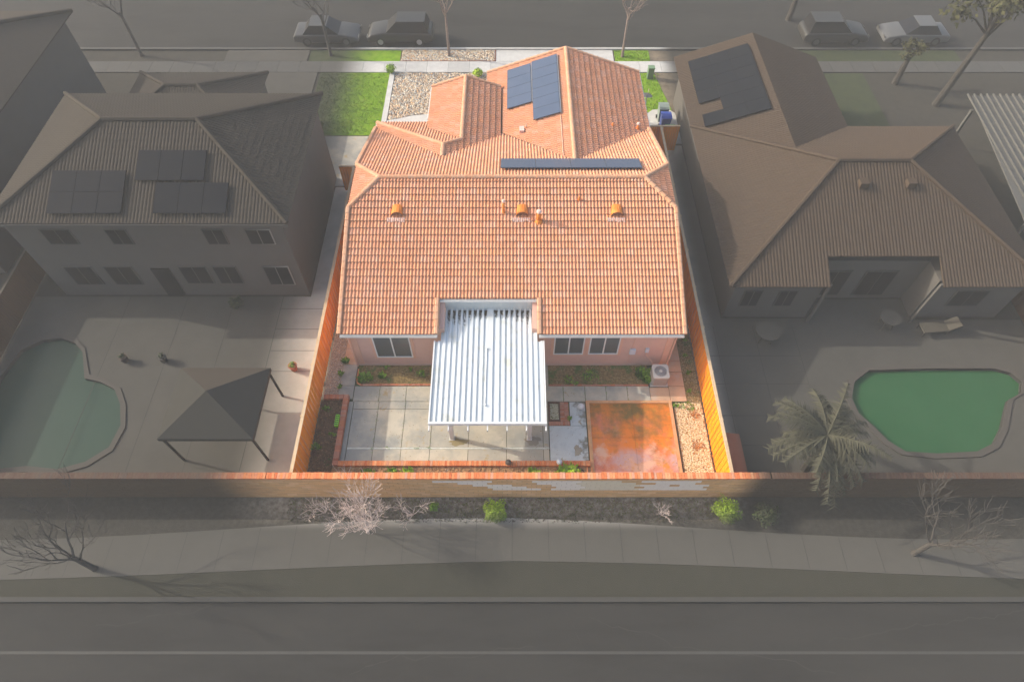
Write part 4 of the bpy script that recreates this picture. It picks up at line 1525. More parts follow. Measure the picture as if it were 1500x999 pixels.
for i, (x, y, lb) in enumerate(((8.45, 13.9, 'rusty dead leaf pile at the upper end of the pebble bed'), (8.3, 12.35, 'rusty dead branch lying in the middle of the pebbles'))):
    b = B()
    for _ in range(60):
        p = Vector((x + r.gauss(0, .13), y + r.gauss(0, .12), .02 + r.random() * .05))
        a = r.random() * 6.28
        d = Vector((math.cos(a), math.sin(a), r.uniform(-.2, .3))) * r.uniform(.03, .08)
        q_ = Vector((-d.y, d.x, 0)) * .4
        b.add([p - d, p + q_, p + d, p - q_], [(0, 1, 2, 3)], 0, r.random())
    tag(b.build('dead_leaves', mat('rusty_leaf', [(.8, .8, .8), (1.1, 1.1, 1.1)], 9, .9, tint=[(.36, .13, .02), (.55, .24, .06), (.25, .09, .03)])), lb, 'leaves')

# front yard things
def wheelie(x, y, m, label, h=1.05):
    t = thing('wheeled_bin', label, 'bin', (x, y, 0), 'wheeled bins beside the house')
    bb = B()
    lo = [(x - .24, y - .26, .06), (x + .24, y - .26, .06), (x + .24, y + .26, .06), (x - .24, y + .26, .06)]
    hi = [(x - .30, y - .34, h), (x + .30, y - .34, h), (x + .30, y + .34, h), (x - .30, y + .34, h)]
    bb.add(lo + hi, [(0, 1, 2, 3), (4, 5, 6, 7), (0, 1, 5, 4), (1, 2, 6, 5), (2, 3, 7, 6), (3, 0, 4, 7)])
    bb.build('body', m, t)
    bb = B()
    bb.ext([(y - .37, h + .005), (y + .37, h + .005), (y + .37, h + .04), (y + .1, h + .10), (y - .2, h + .09), (y - .37, h + .04)], x - .32, x + .32, 'x')
    bb.build('lid', m, t)
    bb = B()
    bb.tube([(x - .22, y + .42, h - .05), (x + .22, y + .42, h - .05)], .018)
    bb.build('handle', m, t)
    for s_ in (-1, 1):
        bb = B()
        bb.tube([(x + s_ * .26, y + .28, .12), (x + s_ * .31, y + .28, .12)], .12, 12)
        bb.build('wheel', solid('black_plastic', (.03, .03, .03)), t)


BLUEP = mat('blue_plastic', [(.03, .07, .36), (.04, .09, .42)], 2, .45)
GRNP = mat('green_plastic', [(.02, .30, .10), (.03, .36, .13)], 2, .45)
GRYP = mat('grey_green_plastic', [(.20, .25, .22), (.25, .30, .27)], 2, .45)
wheelie(9.75, 34.55, BLUEP, 'blue recycling bin on the round concrete pad')
wheelie(9.72, 35.5, GRYP, 'grey bin behind the blue recycling bin')
wheelie(9.9, 33.45, GRNP, 'green bin close to the side gate fence', .9)
dish = thing('satellite_dish', 'pale satellite dish on a pole beside the tiled roof', 'satellite dish', (8.6, 36.0, 0))
b = B()
n, seg = 5, 18
vs = []
dc = Vector((8.45, 35.3, 1.9))
axd = Vector((.25, .75, .55)).normalized()
sd = axd.cross(Vector((0, 0, 1))).normalized()
ud = sd.cross(axd)
for i in range(n + 1):
    rr = .34 * i / n
    for j in range(seg):
        a = 2 * math.pi * j / seg
        vs.append(dc + sd * math.cos(a) * rr + ud * math.sin(a) * rr * 1.1 + axd * (rr * rr * .7))
fs = [(i * seg + j, i * seg + (j + 1) % seg, (i + 1) * seg + (j + 1) % seg, (i + 1) * seg + j) for i in range(n) for j in range(seg)]
b.add(vs, fs)
b.build('reflector', mat('pale_dish', [(.62, .68, .72)], 1, .5), dish, True)
b = B()
b.tube([(8.45, 35.3, 0), (8.45, 35.3, 1.85)], .035, 8)
b.build('pole', ALU, dish)
b = B()
b.tube([tuple(dc - ud * .32), tuple(dc + axd * .5)], .015, 5)
b.build('feed_arm', FLASH, dish)
bx = thing('utility_box', 'green utility pedestal on the front side lawn', 'utility box', (9.55, 40.2, 0))
b = B()
b.box(9.35, 9.75, 40.0, 40.35, -.05, .75)
b.build('cabinet', solid('dull_green_paint', (.12, .20, .11)), bx)
b = B()
b.prism([(9.33, 39.98), (9.77, 39.98), (9.77, 40.37), (9.33, 40.37)], .75, .82)
b.build('lid', solid('dull_green_lid', (.14, .24, .13)), bx)


def bush(x, y, rad, h, m, label, n=900, size=.09, group=None, seed=1, name='shrub', box=False):
    t = thing(name, label, 'shrub', (x, y, 0), group)
    bb = B()
    for i in range(5):
        a = i * 1.26 + seed
        bb.tube([(x, y, -.05), (x + math.cos(a) * rad * .3, y + math.sin(a) * rad * .3, h * .45), (x + math.cos(a) * rad * .6, y + math.sin(a) * rad * .6, h * .8)], [.03, .02, .01], 5)
    bb.build('stem', BARK, t)
    bb = B()
    leaves(bb, (x, y, h * .52), (rad, rad, h * .5), n, size, seed, .35, box=box)
    bb.build('foliage', m, t)


bush(-2.35, 40.35, .42, .6, LIME, 'bright green shrub at the sidewalk edge of the river rock', 500, .16, seed=2)
bush(-8.45, 40.7, .45, .7, WEED, 'dull green shrub at the corner of lawn and sidewalk', 400, .15, seed=3)

# ------------------------------------------------------------------ plants behind the back wall
bush(-.72, 9.25, .56, .62, LIME, 'yellow green square clipped shrub behind the back wall', 2600, .08, seed=4, box=True)
bush(-3.3, 9.5, .28, .4, WEED, 'small green shrub between the bare tree and the square shrub', 420, .08, seed=5)
bush(9.0, 9.25, .75, .9, LIME, 'rounded light green shrub at the end of the painted wall', 2200, .08, seed=6)
bush(10.6, 9.1, .7, .8, WEED, 'faded rounded shrub beyond the light green one', 900, .10, seed=7)
r = random.Random(50)
b = B()
for _ in range(1500):
    x, y = r.uniform(-9.5, 9.5), 8.9 + r.random() * 1.05
    tuft(b, x, y, -.03, .08, .07, 4, r)
tag(b.build('ground_cover', mat('dull_weed', [(.8, .8, .8), (1.1, 1.1, 1.1)], 5, .9, tint=[(.10, .12, .03), (.17, .19, .06), (.16, .12, .06)])), 'sparse dull weeds in the strip outside the back wall', None, kind='stuff')
b = stones((-9.5, 9.5, 8.9, 9.95, None), 2600, .015, .04, -.03, seed=51)
tag(b.build('wood_chips', mat('wood_chip', [(.8, .8, .8), (1.1, 1.1, 1.1)], 9, .9, tint=[(.10, .07, .05), (.24, .18, .13), (.16, .11, .08)])), 'dark wood chips in the strip outside the back wall', None, kind='stuff')


def bare_tree(x, y, h, label, seed, twigm=TWIGG, limbm=TWIGG, spread=.6, depth=5, r0=.10, trunk=.28, group='bare street trees', lean=(0, 0), kids=3, lift=.06, minr=.007):
    r_ = random.Random(seed)
    t = thing('bare_tree', label, 'tree', (x, y, 0), group)
    tb, lb, tw = B(), B(), B()
    th = h * trunk
    top = Vector((x + lean[0] * th, y + lean[1] * th, th))
    tb.tube([(x, y, -.1), (x, y, .1), tuple((Vector((x, y, 0)) + top) / 2), tuple(top)], [r0 * 1.5, r0 * 1.1, r0, r0 * .85], 8)
    tb.build('trunk', limbm, t)
    for i in range(kids + 2):
        a = 2 * math.pi * i / (kids + 2) + r_.uniform(-.3, .3)
        d = Vector((math.cos(a) * .62, math.sin(a) * .62, r_.uniform(.6, 1.1)))
        branches(lb, top - Vector((0, 0, r_.uniform(0, .3) * th)), d, h * .27, r0 * .5, depth, r_, tw, spread, lift, minr, kids)
    lb.build('limbs', limbm, t)
    if tw.v:
        tw.build('twigs', twigm, t)


bare_tree(-6.0, 8.5, 4.4, 'bare tree with pinkish twigs reaching over the back wall', 61, TWIG, TWIG, .70, 3, .028, .10, kids=4, lift=.12, minr=.0045)
bare_tree(-16.8, 7.0, 5.4, 'grey bare tree behind the wall by the freeform pool', 62, depth=3)
bare_tree(16.4, 7.6, 5.6, 'grey bare tree behind the wall by the green pool', 63, depth=3)
bare_tree(-4.5, 42.75, 7.0, 'slim bare street tree in the river rock strip', 64, BARK, BARK, depth=3, r0=.09, trunk=.5)
bare_tree(7.9, 42.75, 7.0, 'slim bare street tree in the small grass strip', 65, BARK, BARK, depth=3, r0=.09, trunk=.5)
bare_tree(-26.6, 42.9, 7.0, 'bare street tree beyond the neighbouring driveway', 66, depth=3, trunk=.45)
bare_tree(-13.0, 42.9, 6.0, 'bare street tree in front of the pale parked car', 67, depth=3, trunk=.5)
# low bare shrubs under the pink tree
def bare_shrub(x, y, h, label, seed, m):
    r_ = random.Random(seed)
    t = thing('bare_shrub', label, 'shrub', (x, y, 0), 'leafless shrubs outside the back wall')
    bb, tw = B(), B()
    for i in range(7):
        a = i * .9 + r_.uniform(-.3, .3)
        branches(bb, (x, y, 0), (math.cos(a) * .55, math.sin(a) * .4, 1), h * .42, .016, 3, r_, tw, .6, .05, .004, 2)
    bb.build('stem', m, t)
    tw.build('twigs', m, t)


bare_shrub(-4.2, 9.2, 1.5, 'leafless shrub with pale orange twigs near the end of the bare tree', 71, TWIG)
bare_shrub(-5.6, 9.35, 1.3, 'leafless shrub directly below the pink twigged tree', 72, TWIG)
bare_shrub(-7.9, 9.3, 1.3, 'leafless shrub at the corner where fence meets back wall', 73, TWIG)
bare_shrub(6.3, 9.2, .8, 'small pale leafless shrub below the painted patches of the wall', 74, TWIG)

# ------------------------------------------------------------------ neighbours
def hip_house(name, label, wall_rect, eave_rect, ze, ridge, tile, wallm=NWALL, seed=1, h0=0.0, parent=None, notch=None, tiles=True):
    """ridge = ((x,y),(x,y),z) along X"""
    t = parent or thing(name, label, 'house', ((eave_rect[0] + eave_rect[1]) / 2, (eave_rect[2] + eave_rect[3]) / 2, 0))
    x0, x1, y0, y1 = eave_rect
    (ax, ay), (bx_, by), zt = ridge
    bb = B()
    wx0, wx1, wy0, wy1 = wall_rect
    if notch:
        nx0, nx1, ny = notch
        bb.prism([(wx0, wy0), (nx0, wy0), (nx0, ny + .3), (nx1, ny + .3), (nx1, wy0), (wx1, wy0), (wx1, wy1), (wx0, wy1)], h0, ze - .1)
    else:
        bb.box(wx0, wx1, wy0, wy1, h0, ze - .1)
    bb.build('wall', wallm, t)
    rb = B()
    c = [(x0, y0, ze), (x1, y0, ze), (x1, y1, ze), (x0, y1, ze)]
    r1, r2 = (ax, ay, zt), (bx_, by, zt)
    if notch:
        s_ = (zt - ze) / (ay - y0)
        zn = ze + s_ * (ny - y0)
        plank_face(rb, [c[0], (nx0, y0, ze), (nx0, ny, zn), (nx1, ny, zn), (nx1, y0, ze), c[1], r2, r1])
    else:
        plank_face(rb, [c[0], c[1], r2, r1])
    plank_face(rb, [c[2], c[3], r1, r2])
    plank_face(rb, [c[3], c[0], r1])
    plank_face(rb, [c[1], c[2], r2])
    rf = rb.build('roof', tile, t)
    if tiles:
        ac_ = B()
        s_ = (zt - ze) / (ay - y0)
        k = 1 / math.sqrt(1 + s_ * s_)
        q_ = lambda x, y: (x - x0, (y - y0) / k)
        if notch:
            hl = y0 + (nx0 - x0) * (ay - y0) / (ax - x0)
            hr = y0 + (x1 - nx1) * (ay - y0) / (x1 - bx_)
            xm = [[q_(x0, y0), q_(nx0, y0), q_(nx0, hl)], [q_(nx0, ny), q_(nx1, ny), q_(nx1, hr), q_(bx_, ay), q_(ax, ay), q_(nx0, hl)], [q_(nx1, y0), q_(x1, y0), q_(nx1, hr)]]
        else:
            xm = [[q_(x0, y0), q_(x1, y0), q_(bx_, by), q_(ax, ay)]]
        roof_face((x0, y0, ze), (1, 0, 0), (0, 1, s_), xm, rf, prof=PROFC, acc=ac_, seed=seed)
        s2 = (zt - ze) / (y1 - ay)
        k2 = 1 / math.sqrt(1 + s2 * s2)
        roof_face((x1, y1, ze), (-1, 0, 0), (0, -1, s2), [[(0, 0), (x1 - x0, 0), (x1 - ax, (y1 - ay) / k2), (x1 - bx_, (y1 - by) / k2)]], rf, prof=PROFC, acc=ac_, seed=seed + 1)
        s3 = (zt - ze) / (x1 - bx_)
        k3 = 1 / math.sqrt(1 + s3 * s3)
        roof_face((x1, y0, ze), (0, 1, 0), (-1, 0, s3), [[(0, 0), (y1 - y0, 0), (by - y0, (x1 - bx_) / k3)]], rf, prof=PROFC, acc=ac_, seed=seed + 2)
        s4 = (zt - ze) / (ax - x0)
        k4 = 1 / math.sqrt(1 + s4 * s4)
        roof_face((x0, y1, ze), (0, -1, 0), (1, 0, s4), [[(0, 0), (y1 - y0, 0), (y1 - ay, (ax - x0) / k4)]], rf, prof=PROFC, acc=ac_, seed=seed + 3)
        ac_.build('roof_tiles', tile, rf, kind='stuff')
    hb = B()
    for p, q2 in ((c[0], r1), (c[3], r1), (c[1], r2), (c[2], r2), (r1, r2)):
        hb.tube([Vector(p) + Vector((0, 0, .05)), Vector(q2) + Vector((0, 0, .05))], .11, 6, 0, .6)
    hb.build('ridge_caps', tile, rf)
    eb = B()
    eb.box(x0, x1, y0 - .06, y0 - .005, ze - .16, ze - .03) if not notch else None
    if not notch:
        eb.build('gutter', NWALL, t)
    return t, rf


def win(t, x0, x1, z0, z1, y, mullion=True):
    bb = B()
    bb.box(x0, x1, y - .05, y - .003, z0, z1)
    f = bb.build('window', mat('dull_frame', [(.5, .48, .44)], 1, .8), t)
    xm = (x0 + x1) / 2
    for a, c in ((x0 + .05, xm - .025), (xm + .025, x1 - .05)):
        p = B()
        p.box(a, c, y - .06, y - .051, z0 + .05, z1 - .05)
        p.build('pane', NGLASS, f)


def flat_panels(t, x0, z_of, y0, nx, ny, w_, h_, s_):
    nn = Vector((0, -s_, 1)).normalized()
    k = 1 / math.sqrt(1 + s_ * s_)
    for i in range(nx):
        for j in range(ny):
            bb = B()
            ya = y0 + j * h_ * k
            p0 = Vector((x0 + i * w_, ya, z_of(ya))) + nn * .12
            du, dv = Vector((w_ - .015, 0, 0)), Vector((0, 1, s_)).normalized() * (h_ - .015)
            o_ = [p0, p0 + du, p0 + du + dv, p0 + dv]
            bb.add(o_ + [q_ + nn * .04 for q_ in o_], [(0, 1, 2, 3), (4, 5, 6, 7), (0, 1, 5, 4), (1, 2, 6, 5), (2, 3, 7, 6), (3, 0, 4, 7)])
            bb.build('solar_panel', NCELL, t)


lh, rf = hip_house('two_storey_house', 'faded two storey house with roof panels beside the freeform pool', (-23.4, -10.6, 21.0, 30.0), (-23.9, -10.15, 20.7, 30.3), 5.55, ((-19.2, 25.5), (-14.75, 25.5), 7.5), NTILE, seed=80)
for a in ((-22.6, -20.8, 1.9, 3.3), (-20.4, -18.7, 1.9, 3.3), (-16.1, -14.6, 2.0, 3.3), (-14.2, -13.0, 2.0, 3.3), (-12.4, -11.0, 1.9, 3.3)):
    pass
for x0, x1, z0, z1 in ((-22.3, -20.9, .9, 2.3), (-20.3, -18.9, .9, 2.3), (-16.6, -15.2, 1.0, 2.3), (-14.9, -13.7, 1.0, 2.3), (-12.4, -11.1, .9, 2.3),
                       (-21.9, -20.5, 3.9, 4.9), (-18.9, -17.9, 3.9, 4.9), (-14.4, -13.4, 3.9, 4.9), (-12.4, -11.2, 3.9, 4.9)):
    win(lh, x0, x1, z0, z1, 21.0)
b = B()
b.box(-18.0, -17.1, 20.93, 20.998, 0.02, 2.15)
b.build('door', NGLASS, lh)
zl = lambda y: 5.55 + .406 * (y - 20.7)
flat_panels(lh, -21.0, zl, 21.1, 3, 2, 1.12, 1.05, .406)
flat_panels(lh, -17.2, zl, 22.6, 3, 1, 1.05, 1.5, .406)
flat_panels(lh, -16.2, zl, 21.1, 3, 1, 1.1, 1.5, .406)
hip_house('garage_wing', 'faded low tiled garage in front of the two storey house', (-23.0, -15.6, 30.1, 36.2), (-23.3, -15.3, 30.35, 36.6), 2.7, ((-20.3, 33.5), (-18.4, 33.5), 3.9), NTILE, seed=90)
hip_house('tiled_house', 'dark faded house at the picture edge past the two storey house', (-46, -27.2, 22.5, 38.0), (-46.5, -26.7, 22.0, 38.5), 5.6, ((-38, 30.2), (-33.5, 30.2), 8.2), NTILE, seed=95, tiles=False)
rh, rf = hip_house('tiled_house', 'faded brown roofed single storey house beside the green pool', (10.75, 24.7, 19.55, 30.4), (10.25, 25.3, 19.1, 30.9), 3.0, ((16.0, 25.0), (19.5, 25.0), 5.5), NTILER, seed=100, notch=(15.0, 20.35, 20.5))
# its front wing with the dark solar array
b = B()
WX, WZ, WS = 14.75, 4.62, .36
b.ext([(10.75, 0), (10.75, WZ - WS * 4.0 - .14), (WX, WZ - .14), (18.8, WZ - WS * 4.05 - .14), (18.8, 0)], 30.4, 37.3, 'y')
b.build('wall', NWALL, rh)
rb = B()
plank_face(rb, [(WX, 26.0, WZ), (WX, 37.8, WZ), (10.25, 37.8, WZ - WS * 4.5), (10.25, 26.0, WZ - WS * 4.5)])
plank_face(rb, [(WX, 26.0, WZ), (WX, 37.8, WZ), (19.25, 37.8, WZ - WS * 4.5), (19.25, 26.0, WZ - WS * 4.5)])
rf2 = rb.build('wing_roof', NTILER, rh)
ac_ = B()
k_ = 1 / math.sqrt(1 + WS * WS)
roof_face((10.25, 37.8, WZ - WS * 4.5), (0, -1, 0), (1, 0, WS), [[(0, 0), (11.0, 0), (11.8, 4.5 / k_), (0, 4.5 / k_)]], rf2, prof=PROFC, acc=ac_, seed=105)
roof_face((19.25, 26.0, WZ - WS * 4.5), (0, 1, 0), (-1, 0, WS), [[(4.5, 0), (11.8, 0), (11.8, 4.5 / k_), (0, 4.5 / k_)]], rf2, prof=PROFC, acc=ac_, seed=106)
ac_.build('roof_tiles', NTILER, rf2, kind='stuff')
nn = Vector((-WS, 0, 1)).normalized()
for i in range(3):
    for j in range(6):
        if i == 0 and j == 1:
            continue
        bb = B()
        x0, y0 = 10.95 + i * 1.12, 30.4 + j * 1.05
        p0 = Vector((x0, y0, WZ - WS * (WX - x0))) + nn * .12
        du, dv = Vector((1.11, 0, WS * 1.11)), Vector((0, 1.04, 0))
        o_ = [p0, p0 + du, p0 + du + dv, p0 + dv]
        bb.add(o_ + [q_ + nn * .04 for q_ in o_], [(0, 1, 2, 3), (4, 5, 6, 7), (0, 1, 5, 4), (1, 2, 6, 5), (2, 3, 7, 6), (3, 0, 4, 7)])
        bb.build('solar_panel', NCELL, rh)
for x0, x1, y, z0, z1 in ((11.3, 12.2, 19.55, 1.0, 2.2), (13.0, 13.9, 19.55, 1.0, 2.2), (15.5, 16.9, 20.8, .3, 2.2), (17.6, 19.2, 20.8, .3, 2.2), (21.6, 23.2, 19.55, 1.0, 2.2)):
    win(rh, x0, x1, z0, z1, y)
for x in (15.05, 20.3):
    b = B()
    b.box(x - .06, x + .06, 19.2, 19.32, 0, 3.0)
    b.build('porch_post', NWALL, rh)
for x in (17.0, 19.3):
    b = B()
    y = 23.8
    z = 3.0 + .424 * (y - 19.1)
    b.box(x - .2, x + .2, y - .2, y + .2, z, z + .3)
    b.build('roof_vent', NTILER, rh)

# pool decks, pools
sheet('pool_deck', rect(-25.0, -9.12, 10.25, 20.9), -.02, NCONC, holes=[POOL_W], depth=.06, kind='structure')
sheet('pool_deck', [(9.1, 10.25), (26.0, 10.25), (26.0, 19.4), (20.4, 19.4), (20.4, 20.75), (15.0, 20.75), (15.0, 19.5), (10.7, 19.5), (10.7, 33), (9.1, 33)], -.02, NCONC, holes=[POOL_E], depth=.06, kind='structure')
sheet('side_path', rect(-10.55, -9.12, 20.9, 29.2), -.02, NCONC, depth=.05, kind='structure')


def pool(label, loop, water):
    cx_, cy_ = sum(p[0] for p in loop) / len(loop), sum(p[1] for p in loop) / len(loop)
    t = thing('swimming_pool', label, 'pool', (cx_, cy_, -.1))
    out = [(cx_ + (x - cx_) * 1.0 + (x - cx_) / math.hypot(x - cx_, y - cy_) * .28, cy_ + (y - cy_) + (y - cy_) / math.hypot(x - cx_, y - cy_) * .28) for x, y in loop]
    sheet('coping', out, .03, mat('pool_coping', [(.40, .33, .27), (.46, .38, .31)], 2, .9), holes=[loop], depth=.05, parent=t)
    n = len(loop)
    b_ = B()
    b_.add([(x, y, .0) for x, y in loop] + [(x, y, -.5) for x, y in loop], [(i, (i + 1) % n, n + (i + 1) % n, n + i) for i in range(n)])
    b_.build('pool_wall', mat('pool_wall_tile', [(.12, .14, .16)], 1, .7), t)
    sheet('water', [(cx_ + (x - cx_) * .999, cy_ + (y - cy_) * .999) for x, y in loop], -.17, water, parent=t)
    return t


pool('dull teal freeform swimming pool beside the two storey house', POOL_W, TEAL)
pool('green angular swimming pool beside the brown roofed house', POOL_E, POOLG)

# gazebo
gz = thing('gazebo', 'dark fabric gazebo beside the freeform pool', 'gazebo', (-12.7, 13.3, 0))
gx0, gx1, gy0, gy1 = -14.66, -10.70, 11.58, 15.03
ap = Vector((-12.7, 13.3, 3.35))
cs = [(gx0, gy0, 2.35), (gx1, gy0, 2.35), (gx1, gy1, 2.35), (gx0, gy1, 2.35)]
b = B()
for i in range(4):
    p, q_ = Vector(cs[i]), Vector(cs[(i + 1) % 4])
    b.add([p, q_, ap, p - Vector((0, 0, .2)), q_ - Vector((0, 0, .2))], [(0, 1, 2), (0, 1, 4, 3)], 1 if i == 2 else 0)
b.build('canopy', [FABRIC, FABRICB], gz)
for i in range(4):
    b = B()
    p = Vector(cs[i])
    p = p + (ap - p) * .06
    b.box(p.x - .04, p.x + .04, p.y - .04, p.y + .04, 0, 2.38)
    b.build('post', FABRIC, gz)
for i in range(4):
    b = B()
    b.bar(Vector(cs[i]) - Vector((0, 0, .05)), ap - Vector((0, 0, .05)), .05, .05)
    b.build('roof_rib', FABRIC, gz)

# pots and clutter in the faded yards
def pot(x, y, m, label, r_=.2, h=.35):
    t = thing('plant_pot', label, 'pot', (x, y, 0), 'pots in the yard of the two storey house')
    bb = B()
    bb.tube([(x, y, 0), (x, y, h), (x, y, h + .04)], [r_ * .7, r_, r_ * 1.12], 12)
    bb.build('pot', m, t)
    bb = B()
    leaves(bb, (x, y, h + .12), (r_, r_, .15), 60, .12, int(abs(x) * 10))
    bb.build('plant', WEED, t)


TERRA = mat('terracotta', [(.34, .105, .05)], 1, .8, fade=False)
pot(-10.55, 16.4, TERRA, 'terracotta pot near the shaded end of the orange fence')
pot(-18.9, 16.9, solid('dull_terracotta', (.35, .14, .09)), 'dull terracotta pot close to the freeform pool')
pot(-17.0, 16.9, solid('dark_pot', (.08, .07, .06)), 'dark pot between the terracotta pot and the gazebo')
bush(-14.2, 20.2, .45, .8, WEED, 'rounded dark shrub against the wall of the two storey house', 300, .16, seed=20)
bush(-26.5, 18.6, 1.2, 1.8, WEED, 'big dark shrub beyond the freeform pool', 700, .22, seed=21)
b = B()
for i in range(6):
    a0 = i * .22
    b.tube([(-9.55 - i * .07, 10.45 + i * .02, .04 + i * .05), (-9.35 - i * .05, 10.75, .06 + i * .05), (-9.28, 11.15 - i * .03, .05 + i * .05)], .022, 5)
tag(b.build('hose_coil', mat('lavender_hose', [(.42, .40, .55)], 1, .6)), 'pale lavender hose coiled in the corner outside the planter side fence', 'hose')
ctn = thing('storage_shed', 'reddish brown low storage shed outside the pebble side fence', 'shed', (9.5, 11.3, 0))
b = B()
b.box(9.12, 9.75, 10.35, 12.3, 0, 1.2)
b.build('body', mat('red_brown_board', [(.33, .09, .04), (.40, .12, .06)], 3, .8), ctn)
b = B()
b.ext([(9.08, 1.2), (9.85, 1.2), (9.85, 1.25), (9.08, 1.42)], 10.3, 12.35, 'y')
b.build('roof', MATS['red_brown_board'], ctn)
# small clutter in the yard with the green pool
def table(x, y, label, r_=.5):
    t = thing('patio_table', label, 'table', (x, y, 0), 'tables on the patio with the green pool')
    bb = B()
    bb.cyl(x, y, .70, .74, r_, 16)
    bb.build('top', NCONC, t)
    for i in range(4):
        a = i * math.pi / 2 + .7
        bb = B()
        bb.tube([(x + math.cos(a) * r_ * .7, y + math.sin(a) * r_ * .7, 0), (x + math.cos(a) * r_ * .5, y + math.sin(a) * r_ * .5, .7)], .025, 5)
        bb.build('leg', FABRIC, t)


table(12.6, 18.2, 'round patio table near the corner of the brown roofed house', .6)
table(18.9, 19.0, 'round patio table under the porch of the brown roofed house', .5)


def lounger(x, y, rz, label):
    t = thing('sun_lounger', label, 'lounger', (x, y, 0))
    c_, s_ = math.cos(rz), math.sin(rz)
    def P(a, b_, z):
        return (x + c_ * a - s_ * b_, y + s_ * a + c_ * b_, z)
    bb = B()
    bb.add([P(-.9, -.3, .3), P(.4, -.3, .3), P(.4, .3, .3), P(-.9, .3, .3), P(-.9, -.3, .38), P(.4, -.3, .38), P(.4, .3, .38), P(-.9, .3, .38)], [(0, 1, 2, 3), (4, 5, 6, 7), (0, 1, 5, 4), (1, 2, 6, 5), (2, 3, 7, 6), (3, 0, 4, 7)])
    bb.build('seat', mat('tan_cushion', [(.48, .38, .24)], 1, .9), t)
    bb = B()
    bb.add([P(.4, -.3, .3), P(.9, -.3, .65), P(.9, .3, .65), P(.4, .3, .3), P(.38, -.3, .38), P(.86, -.3, .73), P(.86, .3, .73), P(.38, .3, .38)], [(0, 1, 2, 3), (4, 5, 6, 7), (0, 1, 5, 4), (1, 2, 6, 5), (2, 3, 7, 6), (3, 0, 4, 7)])
    bb.build('backrest', MATS['tan_cushion'], t)
    for a, b_ in ((-.85, -.27), (-.85, .27), (.35, -.27), (.35, .27)):
        bb = B()
        bb.tube([P(a, b_, 0), P(a, b_, .3)], .025, 5)
        bb.build('leg', FABRIC, t)


lounger(21.4, 18.7, .1, 'tan sun lounger on the deck between the porch and the green pool')

# palm over the wall
pm = thing('palm_tree', 'faded feathery palm leaning over the wall near the green pool', 'palm tree', (12.9, 11.3, 0))
b = B()
b.tube([(12.9, 11.3, -.05), (12.8, 11.35, 1.2), (12.7, 11.4, 2.3), (12.65, 11.4, 3.1)], [.20, .16, .14, .13], 8)
b.build('trunk', BARK, pm)
r = random.Random(90)
top = Vector((12.65, 11.4, 3.1))
PALM = mat('palm_leaflet', [(.7, .7, .7), (1.2, 1.2, 1.2)], 5, .9, spec=.05, tint=[(.34, .34, .16), (.52, .50, .26), (.22, .23, .10)])
for i in range(40):
    a = i * 2.4
    L = r.uniform(1.5, 2.7)
    el = r.uniform(.0, 1.0)
    pts = []
    for k in range(8):
        s_ = k / 7
        pts.append(top + Vector((math.cos(a) * L * s_ * math.cos(el * .6), math.sin(a) * L * s_ * math.cos(el * .6), math.sin(el) * L * s_ * .8 - s_ * s_ * 1.1)))
    b = B()
    b.tube(pts, [.03 * (1 - .12 * k) for k in range(8)], 4)
    for k in range(1, 8):
        for h_ in (0, .25, .5, .75):
            p = pts[k - 1].lerp(pts[k], h_ + .25)
            d = (pts[k] - pts[k - 1]).normalized()
            sd = d.cross(Vector((0, 0, 1))).normalized()
            ll = .55 * (1 - abs(k / 7 - .45)) * r.uniform(.8, 1.2)
            for sg in (-1, 1):
                tip = p + sd * sg * ll * r.uniform(.6, 1.1) + d * ll * r.uniform(.3, .8) - Vector((0, 0, ll * r.uniform(.1, .6)))
                b.add([p - d * .03, p + d * .05, tip], [(0, 1, 2)], 0, r.random())
    b.build('frond', PALM, pm)


def leafy_tree(x, y, h, rad, m, label, seed, n=2600, size=.3, lean=(0, 0)):
    t = thing('leafy_tree', label, 'tree', (x, y, 0))
    r_ = random.Random(seed)
    bb = B()
    tx, ty = x + lean[0], y + lean[1]
    bb.tube([(x, y, -.1), ((x + tx) / 2, (y + ty) / 2, h * .35), (tx, ty, h * .7)], [.24, .19, .12], 8)
    bb.build('trunk', BARK, t)
    lb = B()
    cr_ = B()
    for i in range(14):
        a, e = r_.random() * 6.28, r_.uniform(.1, 1.2)
        k = rad * r_.uniform(.35, .95)
        c = Vector((tx + math.cos(a) * k * math.cos(e), ty + math.sin(a) * k * math.cos(e), h * .68 + math.sin(e) * rad * .75))
        lb.tube([(tx, ty, h * .55), tuple((Vector((tx, ty, h * .6)) + c) / 2), tuple(c)], [.09, .05, .02], 5)
        leaves(cr_, c, (rad * .4, rad * .4, rad * .3), n // 14, size, seed + i, .2)
    lb.build('limbs', BARK, t)
    cr_.build('crown', m, t)


YEL = mat('yellow_green_leaf', [(.7, .7, .7), (1.2, 1.2, 1.2)], 5, .9, spec=.05, tint=[(.40, .42, .03), (.52, .52, .05), (.20, .22, .04)])
leafy_tree(28.3, 37.2, 8.0, 3.2, YEL, 'tall yellow green tree on the far side lawn', 120, lean=(1.0, .6))
leafy_tree(21.0, 47.6, 4.0, 1.6, WEED, 'dull leafy tree across the street', 121, 900)
leafy_tree(26.4, 39.6, 3.0, 1.1, YEL, 'small yellow green tree near the sidewalk', 122, 800, .2)
